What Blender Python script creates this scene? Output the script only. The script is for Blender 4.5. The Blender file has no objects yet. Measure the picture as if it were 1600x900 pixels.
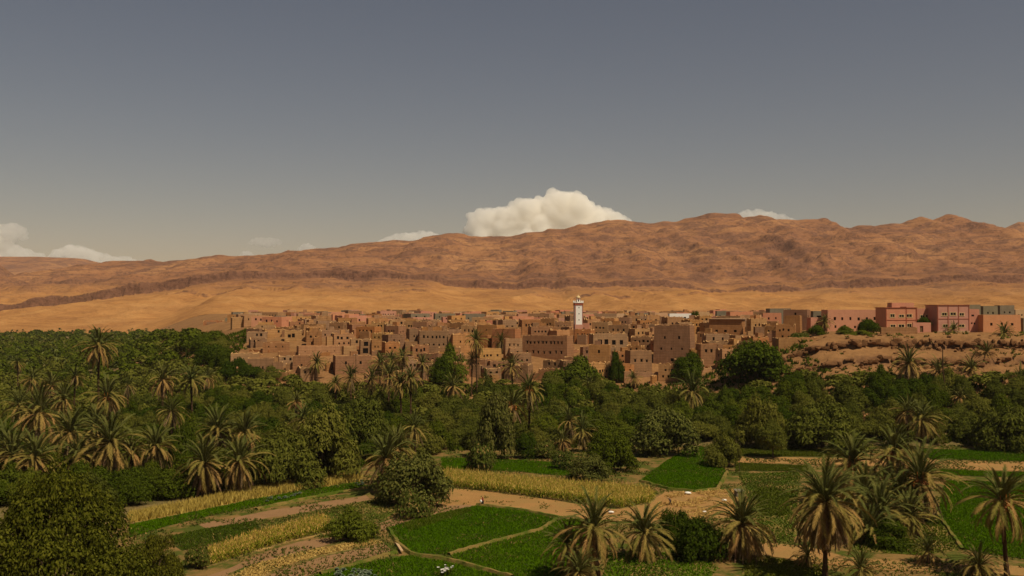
import bpy, bmesh, math, random
import numpy as np
from mathutils import Vector, Matrix, Euler
R = math.radians
random.seed(7)
rng = np.random.default_rng(7)
scene = bpy.context.scene
col = scene.collection

# ------------------------------------------------------------------ camera
F = 1570.0                      # focal length in photo pixels (1600 wide)
CAMH = 41.0
HOR = 478.0
PITCH = math.atan((HOR - 450.0) / F)
cam_d = bpy.data.cameras.new('camera')
cam_d.sensor_width = 36.0
cam_d.lens = F / 1600.0 * 36.0
cam_d.clip_start = 1.0
cam_d.clip_end = 60000.0
cam = bpy.data.objects.new('camera', cam_d)
cam.location = (0, 0, CAMH)
cam.rotation_euler = (R(90) + PITCH, 0, 0)
col.objects.link(cam)
scene.camera = cam

# ------------------------------------------------------------------ sky and sun
SUN_EL = R(57)
SX, SY = 0.73, -0.683            # horizontal direction towards the sun: right and behind the camera
world = bpy.data.worlds.new('World')
scene.world = world
world.use_nodes = True
wn, wl = world.node_tree.nodes, world.node_tree.links
wn.clear()
wo = wn.new('ShaderNodeOutputWorld'); bg = wn.new('ShaderNodeBackground')
sky = wn.new('ShaderNodeTexSky'); sky.sky_type = 'NISHITA'; sky.sun_disc = False
sky.sun_elevation = SUN_EL; sky.sun_rotation = math.atan2(SX, SY)
sky.altitude = 0; sky.air_density = 1.0; sky.dust_density = 0.3; sky.ozone_density = 1.0
hs = wn.new('ShaderNodeHueSaturation'); hs.inputs['Saturation'].default_value = 1.0
tint = wn.new('ShaderNodeMix'); tint.data_type = 'RGBA'; tint.blend_type = 'MULTIPLY'; tint.inputs[0].default_value = 1.0
tint.inputs[7].default_value = (0.97, 0.715, 0.57, 1)
wl.new(sky.outputs[0], hs.inputs['Color']); wl.new(hs.outputs[0], tint.inputs[6])
wl.new(tint.outputs[2], bg.inputs['Color']); bg.inputs['Strength'].default_value = 0.064
wl.new(bg.outputs[0], wo.inputs['Surface'])
sd = bpy.data.lights.new('sun', 'SUN'); sd.energy = 4.3; sd.angle = R(0.53); sd.color = (1.0, 0.88, 0.68)
sun = bpy.data.objects.new('sun', sd); col.objects.link(sun)
sun.rotation_euler = Vector((SX * math.cos(SUN_EL), SY * math.cos(SUN_EL), math.sin(SUN_EL))).to_track_quat('Z', 'Y').to_euler()
sun.location = (200, -150, 400)
vs = scene.view_settings
vs.view_transform = 'Standard'; vs.look = 'None'; vs.exposure = 0.0; vs.gamma = 1.0; vs.use_curve_mapping = False
scene.render.engine = 'CYCLES'
cy = scene.cycles
cy.max_bounces = 24; cy.diffuse_bounces = 2; cy.glossy_bounces = 2; cy.transmission_bounces = 3
cy.volume_bounces = 24; cy.transparent_max_bounces = 6; cy.caustics_reflective = False; cy.caustics_refractive = False
cy.use_denoising = True

# ------------------------------------------------------------------ pixel helpers (photo pixels -> points of the place)
_ct, _st = math.cos(PITCH), math.sin(PITCH)
def ray(px, py):
    a = (px - 800.0) / F; b = (450.0 - py) / F
    return Vector((a, _ct - b * _st, _st + b * _ct))
def at_y(px, py, Y):
    d = ray(px, py); t = Y / d.y
    return Vector((d.x * t, Y, CAMH + d.z * t))
def on_z(px, py, z=0.0):
    d = ray(px, py); t = (z - CAMH) / d.z
    return Vector((d.x * t, d.y * t, z))
def z_row(row, Y): return at_y(800, row, Y).z
def to_px(x, y, z):
    dy, dz = y, z - CAMH
    f = dy * _ct + dz * _st; u = -dy * _st + dz * _ct
    return 800 + F * x / f, 450 - F * u / f
def interp(x, pts): return np.interp(x, [p[0] for p in pts], [p[1] for p in pts])
def sstep(a, b, x):
    t = np.clip((x - a) / (b - a), 0, 1); return t * t * (3 - 2 * t)

# ------------------------------------------------------------------ numpy gradient noise
_perm = rng.permutation(256); _perm = np.concatenate([_perm, _perm])
_ga = rng.uniform(0, 2 * np.pi, 256); _gx, _gy = np.cos(_ga), np.sin(_ga)
def perlin(x, y):
    x = np.asarray(x, float); y = np.asarray(y, float)
    xi = np.floor(x).astype(int); yi = np.floor(y).astype(int); xf = x - xi; yf = y - yi
    u = xf ** 3 * (xf * (xf * 6 - 15) + 10); v = yf ** 3 * (yf * (yf * 6 - 15) + 10)
    def g(ix, iy, dx, dy):
        h = _perm[_perm[ix & 255] + (iy & 255)]; return _gx[h] * dx + _gy[h] * dy
    a = g(xi, yi, xf, yf); b = g(xi + 1, yi, xf - 1, yf); c = g(xi, yi + 1, xf, yf - 1); d = g(xi + 1, yi + 1, xf - 1, yf - 1)
    return (a * (1 - u) + b * u) * (1 - v) + (c * (1 - u) + d * u) * v * 1.0
def fbm(x, y, o=5, l=2.05, g=0.5):
    s = 0; a = 1.0
    for i in range(o):
        s = s + a * perlin(x + 17.3 * i, y - 9.1 * i); x = x * l; y = y * l; a *= g
    return s
def ridged(x, y, o=5, l=2.1, g=0.52):
    s = 0; a = 1.0; w = 1.0
    for i in range(o):
        n = (1 - np.abs(perlin(x + 31.7 * i, y + 5.3 * i)) * 1.6) ** 2
        s = s + a * n * w; w = np.clip(n * 1.2, 0, 1); x = x * l; y = y * l; a *= g
    return s

# ------------------------------------------------------------------ mesh helpers
def mesh_np(name, V, faces, mats=(), mi=None, smooth=False):
    """V (n,3); faces: list of (m,k) int arrays"""
    if isinstance(faces, np.ndarray): faces = [faces]
    V = np.asarray(V, np.float32)
    me = bpy.data.meshes.new(name)
    me.vertices.add(len(V)); me.vertices.foreach_set('co', V.ravel())
    loops = np.concatenate([f.ravel() for f in faces]).astype(np.int32)
    tot = np.concatenate([np.full(len(f), f.shape[1], np.int32) for f in faces])
    st = np.concatenate([[0], np.cumsum(tot)[:-1]]).astype(np.int32)
    me.loops.add(len(loops)); me.loops.foreach_set('vertex_index', loops)
    me.polygons.add(len(tot)); me.polygons.foreach_set('loop_start', st)
    for m in mats: me.materials.append(m)
    if mi is not None: me.polygons.foreach_set('material_index', np.asarray(mi, np.int32))
    if smooth: me.polygons.foreach_set('use_smooth', np.ones(len(tot), bool))
    me.update(calc_edges=True)
    return me
class MB:
    """collects polygons; builds one mesh"""
    def __init__(s): s.v = []; s.f = []; s.m = []
    def add(s, vs, fs, m=0):
        o = len(s.v); s.v += [tuple(v) for v in vs]
        for f in fs: s.f.append([i + o for i in f]); s.m.append(m)
    def quad(s, a, b, c, d, m=0): s.add([a, b, c, d], [(0, 1, 2, 3)], m)
    def box(s, c, sz, m=0, rz=0.0):
        x, y, z = sz[0] / 2, sz[1] / 2, sz[2] / 2; cr, sr = math.cos(rz), math.sin(rz)
        vs = []
        for dz in (-z, z):
            for dx, dy in ((-x, -y), (x, -y), (x, y), (-x, y)):
                vs.append((c[0] + dx * cr - dy * sr, c[1] + dx * sr + dy * cr, c[2] + dz))
        s.add(vs, [(3, 2, 1, 0), (4, 5, 6, 7), (0, 1, 5, 4), (1, 2, 6, 5), (2, 3, 7, 6), (3, 0, 4, 7)], m)
    def tube(s, pts, rad, n=6, m=0, cap=True):
        pts = [Vector(p) for p in pts]; rings = []
        for i, p in enumerate(pts):
            d = (pts[min(i + 1, len(pts) - 1)] - pts[max(i - 1, 0)])
            d = d.normalized() if d.length > 1e-9 else Vector((0, 0, 1))
            a = d.cross(Vector((0.31, 0.95, 0.07)))
            a = a.normalized() if a.length > 1e-4 else d.cross(Vector((1, 0, 0))).normalized()
            b = d.cross(a)
            rings.append([p + (a * math.cos(t * 2 * math.pi / n) + b * math.sin(t * 2 * math.pi / n)) * rad[i] for t in range(n)])
        fs = []
        for i in range(len(pts) - 1):
            for t in range(n):
                fs.append((i * n + t, i * n + (t + 1) % n, (i + 1) * n + (t + 1) % n, (i + 1) * n + t))
        if cap: fs.append(tuple(range(n - 1, -1, -1))); fs.append(tuple((len(pts) - 1) * n + t for t in range(n)))
        s.add([v for r in rings for v in r], fs, m)
    def mesh(s, name, mats=(), smooth=False):
        me = bpy.data.meshes.new(name); me.from_pydata(s.v, [], s.f)
        for m in mats: me.materials.append(m)
        me.polygons.foreach_set('material_index', np.array(s.m, np.int32))
        if smooth: me.polygons.foreach_set('use_smooth', np.ones(len(s.f), bool))
        me.update(); return me
def link(name, data, parent=None, loc=(0, 0, 0), rot=(0, 0, 0), scale=(1, 1, 1)):
    o = bpy.data.objects.new(name, data); col.objects.link(o)
    o.location = loc; o.rotation_euler = rot; o.scale = scale
    if parent is not None: o.parent = parent
    return o
def tag(o, label=None, cat=None, group=None, kind=None):
    if label: o['label'] = label
    if cat: o['category'] = cat
    if group: o['group'] = group
    if kind: o['kind'] = kind
    return o
ONES = ['', 'first', 'second', 'third', 'fourth', 'fifth', 'sixth', 'seventh', 'eighth', 'ninth', 'tenth', 'eleventh', 'twelfth', 'thirteenth',
        'fourteenth', 'fifteenth', 'sixteenth', 'seventeenth', 'eighteenth', 'nineteenth']
TENS = ['', '', 'twent', 'thirt', 'fort', 'fift', 'sixt', 'sevent', 'eight', 'ninet']
def ordinal(n):
    if n < 20: return ONES[n]
    if n < 100: return TENS[n // 10] + ('ieth' if n % 10 == 0 else 'y-' + ONES[n % 10])
    return 'hundred and ' + ordinal(n - 100) if n > 100 else 'hundredth'
PENDING = []                    # (object, label stem, x/y) -> "<stem>, nth from the left"
def pend(o, stem, cat, group):
    tag(o, stem, cat, group); PENDING.append((o, stem))
def settle_labels():
    by = {}
    for o, stem in PENDING: by.setdefault(stem, []).append(o)
    for stem, os_ in by.items():
        if len(os_) == 1: os_[0]['label'] = stem; continue
        os_.sort(key=lambda o: o.location.x / o.location.y)
        for i, o in enumerate(os_): o['label'] = '%s, %s from left' % (stem, ordinal(i + 1))

# ------------------------------------------------------------------ materials
def mat_base(name):
    m = bpy.data.materials.new(name); m.use_nodes = True
    n, l = m.node_tree.nodes, m.node_tree.links; n.clear()
    out = n.new('ShaderNodeOutputMaterial'); return m, n, l, out
def ramp(n, stops):
    r = n.new('ShaderNodeValToRGB'); e = r.color_ramp.elements
    while len(e) < len(stops): e.new(0.5)
    for i, (p, c) in enumerate(stops): e[i].position = p; e[i].color = (*c, 1)
    return r
def noise(n, l, scale, detail=4, rough=0.55, coord=None, dist=0.0):
    t = n.new('ShaderNodeTexNoise'); t.inputs['Scale'].default_value = scale; t.inputs['Detail'].default_value = detail
    t.inputs['Roughness'].default_value = rough; t.inputs['Distortion'].default_value = dist
    if coord is not None: l.new(coord, t.inputs['Vector'])
    return t
def mixc(n, l, fac, a, b, blend='MIX'):
    m = n.new('ShaderNodeMix'); m.data_type = 'RGBA'; m.blend_type = blend
    for sock, v in ((m.inputs[0], fac), (m.inputs[6], a), (m.inputs[7], b)):
        if hasattr(v, 'is_linked') or hasattr(v, 'links'): l.new(v, sock)
        elif isinstance(v, (int, float)): sock.default_value = v
        else: sock.default_value = (*v, 1)
    return m.outputs[2]
def mathn(n, l, op, a, b=None, c=None, clamp=False):
    m = n.new('ShaderNodeMath'); m.operation = op; m.use_clamp = clamp
    for i, v in enumerate((a, b, c)):
        if v is None: continue
        if hasattr(v, 'links'): l.new(v, m.inputs[i])
        else: m.inputs[i].default_value = v
    return m.outputs[0]
def principled(n, l, out, colr, rough=0.9, spec=0.15, bump=None, bstr=0.4, bdist=0.1):
    p = n.new('ShaderNodeBsdfPrincipled')
    if hasattr(colr, 'links'): l.new(colr, p.inputs['Base Color'])
    else: p.inputs['Base Color'].default_value = (*colr, 1)
    p.inputs['Roughness'].default_value = rough; p.inputs['Specular IOR Level'].default_value = spec
    if bump is not None:
        b = n.new('ShaderNodeBump'); b.inputs['Strength'].default_value = bstr; b.inputs['Distance'].default_value = bdist
        l.new(bump, b.inputs['Height']); l.new(b.outputs[0], p.inputs['Normal'])
    l.new(p.outputs[0], out.inputs['Surface']); return p
def m_plain(name, c, rough=0.8, spec=0.2, var=0.25, scale=3.0):
    m, n, l, out = mat_base(name)
    geo = n.new('ShaderNodeNewGeometry')
    t = noise(n, l, scale, 5, 0.6, geo.outputs['Position'])
    r = ramp(n, [(0.25, tuple(x * (1 - var) for x in c)), (0.75, tuple(min(1, x * (1 + var)) for x in c))])
    l.new(t.outputs[0], r.inputs[0]); principled(n, l, out, r.outputs[0], rough, spec, t.outputs[0], 0.3, 0.05)
    return m
def m_leaf(name, a, b, trans=0.25, objvar=0.35, dry=None, hue=0.035):
    m, n, l, out = mat_base(name)
    geo = n.new('ShaderNodeNewGeometry'); oi = n.new('ShaderNodeObjectInfo')
    c = mixc(n, l, geo.outputs['Random Per Island'], a, b)
    if dry:
        f = mathn(n, l, 'GREATER_THAN', geo.outputs['Random Per Island'], 0.9)
        c = mixc(n, l, f, c, dry)
    hv = n.new('ShaderNodeHueSaturation')
    l.new(c, hv.inputs['Color'])
    l.new(mathn(n, l, 'MULTIPLY_ADD', oi.outputs['Random'], objvar, 1 - objvar / 2), hv.inputs['Value'])
    l.new(mathn(n, l, 'MULTIPLY_ADD', oi.outputs['Random'], -hue, 0.5 + hue / 2), hv.inputs['Hue'])
    d = n.new('ShaderNodeBsdfDiffuse'); t = n.new('ShaderNodeBsdfTranslucent'); mx = n.new('ShaderNodeMixShader')
    mx.inputs[0].default_value = trans
    l.new(hv.outputs[0], d.inputs[0]); l.new(hv.outputs[0], t.inputs[0])
    l.new(d.outputs[0], mx.inputs[1]); l.new(t.outputs[0], mx.inputs[2]); l.new(mx.outputs[0], out.inputs['Surface'])
    return m
def m_wall(name, lo, hi, courses=True, var=0.42):
    m, n, l, out = mat_base(name)
    geo = n.new('ShaderNodeNewGeometry'); oi = n.new('ShaderNodeObjectInfo')
    pos = geo.outputs['Position']
    t1 = noise(n, l, 0.35, 6, 0.62, pos)
    mp = n.new('ShaderNodeMapping'); l.new(pos, mp.inputs[0]); mp.inputs['Scale'].default_value = (1.6, 1.6, 0.22)
    t2 = noise(n, l, 1.0, 4, 0.6, mp.outputs[0])
    r = ramp(n, [(0.3, lo), (0.68, hi)])
    l.new(mathn(n, l, 'MULTIPLY_ADD', t2.outputs[0], 0.45, mathn(n, l, 'MULTIPLY', t1.outputs[0], 0.55)), r.inputs[0])
    c = r.outputs[0]
    hgt = t1.outputs[0]
    if courses:
        sx = n.new('ShaderNodeSeparateXYZ'); l.new(pos, sx.inputs[0])
        fr = mathn(n, l, 'FRACT', mathn(n, l, 'MULTIPLY_ADD', t1.outputs[0], 0.25, mathn(n, l, 'MULTIPLY', sx.outputs[2], 0.95)))
        ln = mathn(n, l, 'LESS_THAN', fr, 0.12)
        c = mixc(n, l, mathn(n, l, 'MULTIPLY', ln, 0.3), c, tuple(x * 0.5 for x in lo))
        hgt = mathn(n, l, 'SUBTRACT', t1.outputs[0], mathn(n, l, 'MULTIPLY', ln, 0.5))
    hv = n.new('ShaderNodeHueSaturation'); l.new(c, hv.inputs['Color'])
    l.new(mathn(n, l, 'MULTIPLY_ADD', oi.outputs['Random'], var, 1 - var / 2), hv.inputs['Value'])
    l.new(mathn(n, l, 'MULTIPLY_ADD', oi.outputs['Random'], 0.18, 0.86), hv.inputs['Saturation'])
    wnz = n.new('ShaderNodeTexWhiteNoise'); wnz.noise_dimensions = '1D'; l.new(oi.outputs['Random'], wnz.inputs['W'])
    l.new(mathn(n, l, 'MULTIPLY_ADD', wnz.outputs['Value'], 0.014, 0.495), hv.inputs['Hue'])
    principled(n, l, out, hv.outputs[0], 0.95, 0.05, hgt, 0.6, 0.25)
    return m
def m_soil(name, a, b, c=None, s=0.25, streak=None):
    """soil: two tones, optional weeds colour c in patches"""
    m, n, l, out = mat_base(name)
    geo = n.new('ShaderNodeNewGeometry'); pos = geo.outputs['Position']
    t1 = noise(n, l, s, 6, 0.65, pos); t2 = noise(n, l, 2.2, 4, 0.7, pos)
    r = ramp(n, [(0.3, a), (0.7, b)])
    l.new(mathn(n, l, 'MULTIPLY_ADD', t2.outputs[0], 0.4, mathn(n, l, 'MULTIPLY', t1.outputs[0], 0.6)), r.inputs[0])
    cc = r.outputs[0]
    if c:
        t3 = noise(n, l, 0.16, 6, 0.7, pos)
        rr = ramp(n, [(0.44, (0, 0, 0)), (0.56, (1, 1, 1))]); l.new(t3.outputs[0], rr.inputs[0])
        cc = mixc(n, l, rr.outputs[0], cc, c)
    principled(n, l, out, cc, 0.95, 0.05, t2.outputs[0], 0.8, 0.25)
    return m

M = {}
M['mud'] = m_wall('mud_wall', (0.215, 0.097, 0.037), (0.37, 0.175, 0.068))
M['mud_dark'] = m_wall('mud_wall_dark', (0.27, 0.112, 0.042), (0.40, 0.180, 0.070))
M['mud_pale'] = m_wall('mud_wall_pale', (0.30, 0.145, 0.056), (0.47, 0.245, 0.098))
M['pink'] = m_wall('pink_plaster', (0.47, 0.190, 0.110), (0.55, 0.228, 0.132), False, 0.15)
M['rose'] = m_wall('rose_plaster', (0.44, 0.175, 0.095), (0.54, 0.235, 0.13), False, 0.25)
M['ochre'] = m_wall('ochre_plaster', (0.42, 0.23, 0.10), (0.52, 0.31, 0.15), False, 0.2)
M['orange'] = m_wall('orange_plaster', (0.48, 0.19, 0.075), (0.55, 0.23, 0.095), False, 0.1)
M['greygreen'] = m_wall('grey_concrete', (0.15, 0.12, 0.075), (0.22, 0.175, 0.11), False, 0.2)
M['roof'] = m_soil('mud_roof', (0.36, 0.20, 0.080), (0.54, 0.315, 0.130), s=0.3)
M['white'] = m_plain('white_plaster', (0.78, 0.74, 0.66), 0.85, 0.1, 0.05)
M['brickred'] = m_plain('red_trim', (0.30, 0.085, 0.045), 0.85, 0.1, 0.1)
M['cream'] = m_plain('cream_paint', (0.62, 0.45, 0.22), 0.8, 0.1, 0.08)
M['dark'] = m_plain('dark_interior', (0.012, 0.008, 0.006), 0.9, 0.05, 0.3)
M['glass'] = m_plain('window_glass', (0.025, 0.022, 0.018), 0.25, 0.5, 0.3)
M['wood'] = m_plain('old_wood', (0.15, 0.085, 0.04), 0.9, 0.1, 0.35)
M['palewood'] = m_plain('pale_plank', (0.50, 0.33, 0.17), 0.85, 0.1, 0.15)
M['blue'] = m_plain('blue_paint', (0.05, 0.10, 0.17), 0.6, 0.3, 0.1)
M['bark'] = m_plain('palm_bark', (0.075, 0.042, 0.020), 0.95, 0.05, 0.45, 2.0)
M['bark2'] = m_plain('tree_bark', (0.085, 0.055, 0.030), 0.95, 0.05, 0.4, 2.0)
M['fr_green'] = m_leaf('frond_green', (0.066, 0.073, 0.014), (0.155, 0.148, 0.040), 0.15, 0.3)
M['fr_olive'] = m_leaf('frond_olive', (0.135, 0.110, 0.022), (0.26, 0.195, 0.050), 0.15, 0.3)
M['fr_tan'] = m_leaf('frond_tan', (0.19, 0.120, 0.032), (0.37, 0.238, 0.072), 0.15, 0.3)
M['fr_dry'] = m_leaf('frond_dry', (0.15, 0.092, 0.042), (0.31, 0.200, 0.096), 0.1, 0.3)
M['dates'] = m_plain('dates', (0.42, 0.135, 0.02), 0.5, 0.3, 0.3, 8)
M['olive'] = m_leaf('olive_leaf', (0.066, 0.074, 0.008), (0.148, 0.144, 0.024), 0.2, 0.45)
M['broad'] = m_leaf('broad_leaf', (0.032, 0.049, 0.003), (0.080, 0.101, 0.009), 0.22, 0.45)
M['bright'] = m_leaf('bright_leaf', (0.064, 0.082, 0.006), (0.135, 0.150, 0.016), 0.25, 0.3)
M['fig'] = m_leaf('fig_leaf', (0.050, 0.058, 0.009), (0.148, 0.142, 0.032), 0.15, 0.2)
M['golden'] = m_leaf('golden_leaf', (0.028, 0.034, 0.002), (0.135, 0.128, 0.014), 0.22, 0.2)
M['alfalfa'] = m_leaf('alfalfa', (0.050, 0.116, 0.001), (0.086, 0.160, 0.002), 0.2, 0.12, None, 0.008)
M['alfalfa_dull'] = m_leaf('alfalfa_dull', (0.058, 0.086, 0.004), (0.092, 0.112, 0.012), 0.2, 0.1)
M['weeds'] = m_leaf('weeds', (0.058, 0.078, 0.009), (0.125, 0.125, 0.024), 0.2, 0.2, (0.30, 0.19, 0.06))
M['maize'] = m_leaf('maize_leaf', (0.115, 0.150, 0.008), (0.28, 0.255, 0.026), 0.25, 0.1)
M['maize_dry'] = m_leaf('maize_dry', (0.36, 0.235, 0.045), (0.58, 0.40, 0.100), 0.2, 0.1)
M['straw'] = m_leaf('straw', (0.36, 0.225, 0.060), (0.55, 0.36, 0.11), 0.15, 0.1)
M['cabbage'] = m_leaf('cabbage_leaf', (0.12, 0.16, 0.09), (0.26, 0.30, 0.20), 0.15, 0.1)
M['petal'] = m_leaf('white_petal', (0.75, 0.70, 0.60), (0.85, 0.80, 0.72), 0.2, 0.05)
M['soil'] = m_soil('soil', (0.165, 0.098, 0.032), (0.27, 0.158, 0.052), (0.070, 0.082, 0.012))
M['path'] = m_soil('path_soil', (0.27, 0.138, 0.046), (0.41, 0.222, 0.076), (0.30, 0.175, 0.058), s=0.12)
M['furrow'] = m_soil('furrow_soil', (0.21, 0.115, 0.052), (0.31, 0.175, 0.08))
M['strawsoil'] = m_soil('straw_soil', (0.34, 0.205, 0.065), (0.48, 0.31, 0.11), (0.17, 0.13, 0.035))
M['wet'] = m_soil('field_soil', (0.030, 0.040, 0.008), (0.05, 0.055, 0.012))
M['turf'] = m_soil('turf_soil', (0.056, 0.086, 0.007), (0.10, 0.118, 0.015), (0.21, 0.145, 0.04))

def m_rock():
    m, n, l, out = mat_base('hill_rock')
    geo = n.new('ShaderNodeNewGeometry'); pos = geo.outputs['Position']
    sx = n.new('ShaderNodeSeparateXYZ'); l.new(geo.outputs['Normal'], sx.inputs[0])
    sp = n.new('ShaderNodeSeparateXYZ'); l.new(pos, sp.inputs[0])
    t1 = noise(n, l, 0.004, 8, 0.62, pos); t2 = noise(n, l, 0.013, 10, 0.72, pos, 0.3); t3 = noise(n, l, 0.11, 6, 0.75, pos)
    mp = n.new('ShaderNodeMapping'); l.new(pos, mp.inputs[0]); mp.inputs['Scale'].default_value = (0.006, 0.006, 0.085)
    t4 = noise(n, l, 1.0, 6, 0.65, mp.outputs[0], 0.4)
    sand = ramp(n, [(0.30, (0.33, 0.146, 0.050)), (0.49, (0.47, 0.220, 0.070)), (0.66, (0.58, 0.295, 0.100))]); l.new(t2.outputs[0], sand.inputs[0])
    hill = ramp(n, [(0.28, (0.23, 0.108, 0.056)), (0.48, (0.335, 0.153, 0.069)), (0.66, (0.42, 0.205, 0.086))]); l.new(t1.outputs[0], hill.inputs[0])
    rock = ramp(n, [(0.3, (0.10, 0.048, 0.032)), (0.7, (0.25, 0.120, 0.072))]); l.new(t3.outputs[0], rock.inputs[0])
    # scree and alluvium below, brown hill above (with an uneven line)
    up = mathn(n, l, 'MULTIPLY_ADD', t1.outputs[0], 90.0, sp.outputs[2])
    mr = n.new('ShaderNodeMapRange'); l.new(up, mr.inputs[0]); mr.inputs[1].default_value = 105; mr.inputs[2].default_value = 140
    c = mixc(n, l, mr.outputs[0], sand.outputs[0], hill.outputs[0])
    # rock shows where the slope is steep and along the strata
    st = mathn(n, l, 'MULTIPLY_ADD', t3.outputs[0], -0.20, mathn(n, l, 'SUBTRACT', 1.03, sx.outputs[2]))
    ms = n.new('ShaderNodeMapRange'); l.new(st, ms.inputs[0]); ms.inputs[1].default_value = 0.06; ms.inputs[2].default_value = 0.26
    band = ramp(n, [(0.52, (0, 0, 0)), (0.60, (1, 1, 1))]); l.new(t4.outputs[0], band.inputs[0])
    patch = ramp(n, [(0.49, (0, 0, 0)), (0.56, (1, 1, 1))]); l.new(t2.outputs[0], patch.inputs[0])
    bp = mathn(n, l, 'MULTIPLY', mathn(n, l, 'MULTIPLY', band.outputs[0], 0.75), mathn(n, l, 'MULTIPLY_ADD', mr.outputs[0], 0.85, 0.15))
    bp = mathn(n, l, 'MAXIMUM', bp, mathn(n, l, 'MULTIPLY', mathn(n, l, 'MULTIPLY', patch.outputs[0], mr.outputs[0]), 0.80))
    f = mathn(n, l, 'MAXIMUM', mathn(n, l, 'MULTIPLY', ms.outputs[0], 0.9), bp)
    c = mixc(n, l, f, c, rock.outputs[0])
    sp3 = ramp(n, [(0.32, (0.62, 0.60, 0.62)), (0.5, (1, 1, 1)), (0.72, (1.0, 1.0, 1.0))]); l.new(t3.outputs[0], sp3.inputs[0])
    c = mixc(n, l, mathn(n, l, 'MULTIPLY_ADD', mr.outputs[0], 0.50, 0.50), c, mixc(n, l, 1.0, c, sp3.outputs[0], 'MULTIPLY'))
    h = mathn(n, l, 'MULTIPLY_ADD', t2.outputs[0], 1.0, mathn(n, l, 'MULTIPLY', t3.outputs[0], 0.30))
    principled(n, l, out, c, 0.95, 0.03, h, 1.0, 15.0)
    return m
M['rock'] = m_rock()
def m_bluff():
    m, n, l, out = mat_base('bluff_earth')
    geo = n.new('ShaderNodeNewGeometry'); pos = geo.outputs['Position']
    sx = n.new('ShaderNodeSeparateXYZ'); l.new(geo.outputs['Normal'], sx.inputs[0])
    t1 = noise(n, l, 0.06, 7, 0.65, pos); t2 = noise(n, l, 0.5, 5, 0.7, pos)
    a = ramp(n, [(0.3, (0.15, 0.074, 0.030)), (0.7, (0.33, 0.170, 0.066))]); l.new(mathn(n, l, 'MULTIPLY_ADD', t2.outputs[0], 0.5, mathn(n, l, 'MULTIPLY', t1.outputs[0], 0.5)), a.inputs[0])
    b = ramp(n, [(0.3, (0.10, 0.048, 0.024)), (0.7, (0.21, 0.105, 0.05))]); l.new(t2.outputs[0], b.inputs[0])
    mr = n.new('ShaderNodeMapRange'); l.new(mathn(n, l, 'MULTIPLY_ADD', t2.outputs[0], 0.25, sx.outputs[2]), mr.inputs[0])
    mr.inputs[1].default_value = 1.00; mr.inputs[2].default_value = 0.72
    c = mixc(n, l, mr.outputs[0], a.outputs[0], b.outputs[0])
    # valley floor is darker olive-brown soil with leaf litter
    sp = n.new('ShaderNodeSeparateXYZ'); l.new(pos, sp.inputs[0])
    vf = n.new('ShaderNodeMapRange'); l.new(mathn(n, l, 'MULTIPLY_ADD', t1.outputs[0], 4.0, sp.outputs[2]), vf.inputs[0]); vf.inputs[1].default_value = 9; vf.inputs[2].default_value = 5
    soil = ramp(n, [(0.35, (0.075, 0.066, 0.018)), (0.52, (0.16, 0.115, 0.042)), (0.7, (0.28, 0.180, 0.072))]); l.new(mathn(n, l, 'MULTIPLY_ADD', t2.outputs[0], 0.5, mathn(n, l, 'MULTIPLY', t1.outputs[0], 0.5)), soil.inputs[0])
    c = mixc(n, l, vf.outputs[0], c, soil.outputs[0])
    principled(n, l, out, c, 0.95, 0.04, t2.outputs[0], 0.8, 0.6)
    return m
M['bluff'] = m_bluff()

# ------------------------------------------------------------------ terrain
XB = [(300, -98), (395, -106), (430, -116), (470, -126), (520, -138), (620, -170), (700, -205), (800, -228), (1000, -270), (1400, -425), (1600, -480)]
RIDGE = [(-700, 440), (-300, 432), (-80, 405), (0, 416), (27, 436), (60, 434), (91, 427), (139, 419), (165, 411), (227, 410), (237, 407), (256, 409), (293, 405), (347, 401),
         (400, 399), (480, 391), (533, 393), (549, 387), (573, 386), (656, 377), (696, 371), (768, 369), (800, 369), (843, 363), (880, 361), (912, 354),
         (960, 347), (992, 347), (1013, 349), (1061, 347), (1080, 341), (1115, 333), (1155, 334), (1160, 341), (1187, 335), (1200, 338), (1213, 345),
         (1264, 345), (1291, 340), (1312, 355), (1365, 355), (1424, 346), (1440, 339), (1456, 346), (1470, 344), (1485, 338), (1501, 341), (1531, 358),
         (1549, 368), (1600, 384), (1700, 392), (1900, 380), (2300, 395)]
YR = 3300.0
_rx = [(p - 800) / F * YR for p, r in RIDGE]; _rz = [z_row(r, YR) for p, r in RIDGE]
YC = 2100.0
CLIFF = [(-400, 500), (60, 489), (150, 470), (250, 456), (330, 447), (450, 444), (600, 444), (800, 453), (900, 455), (1010, 455), (1100, 458), (1200, 460), (1330, 452), (1450, 446), (1600, 441), (2000, 440)]
_cx = [(p - 800) / F * YC for p, r in CLIFF]; _cz = [z_row(r, YC) for p, r in CLIFF]
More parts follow.
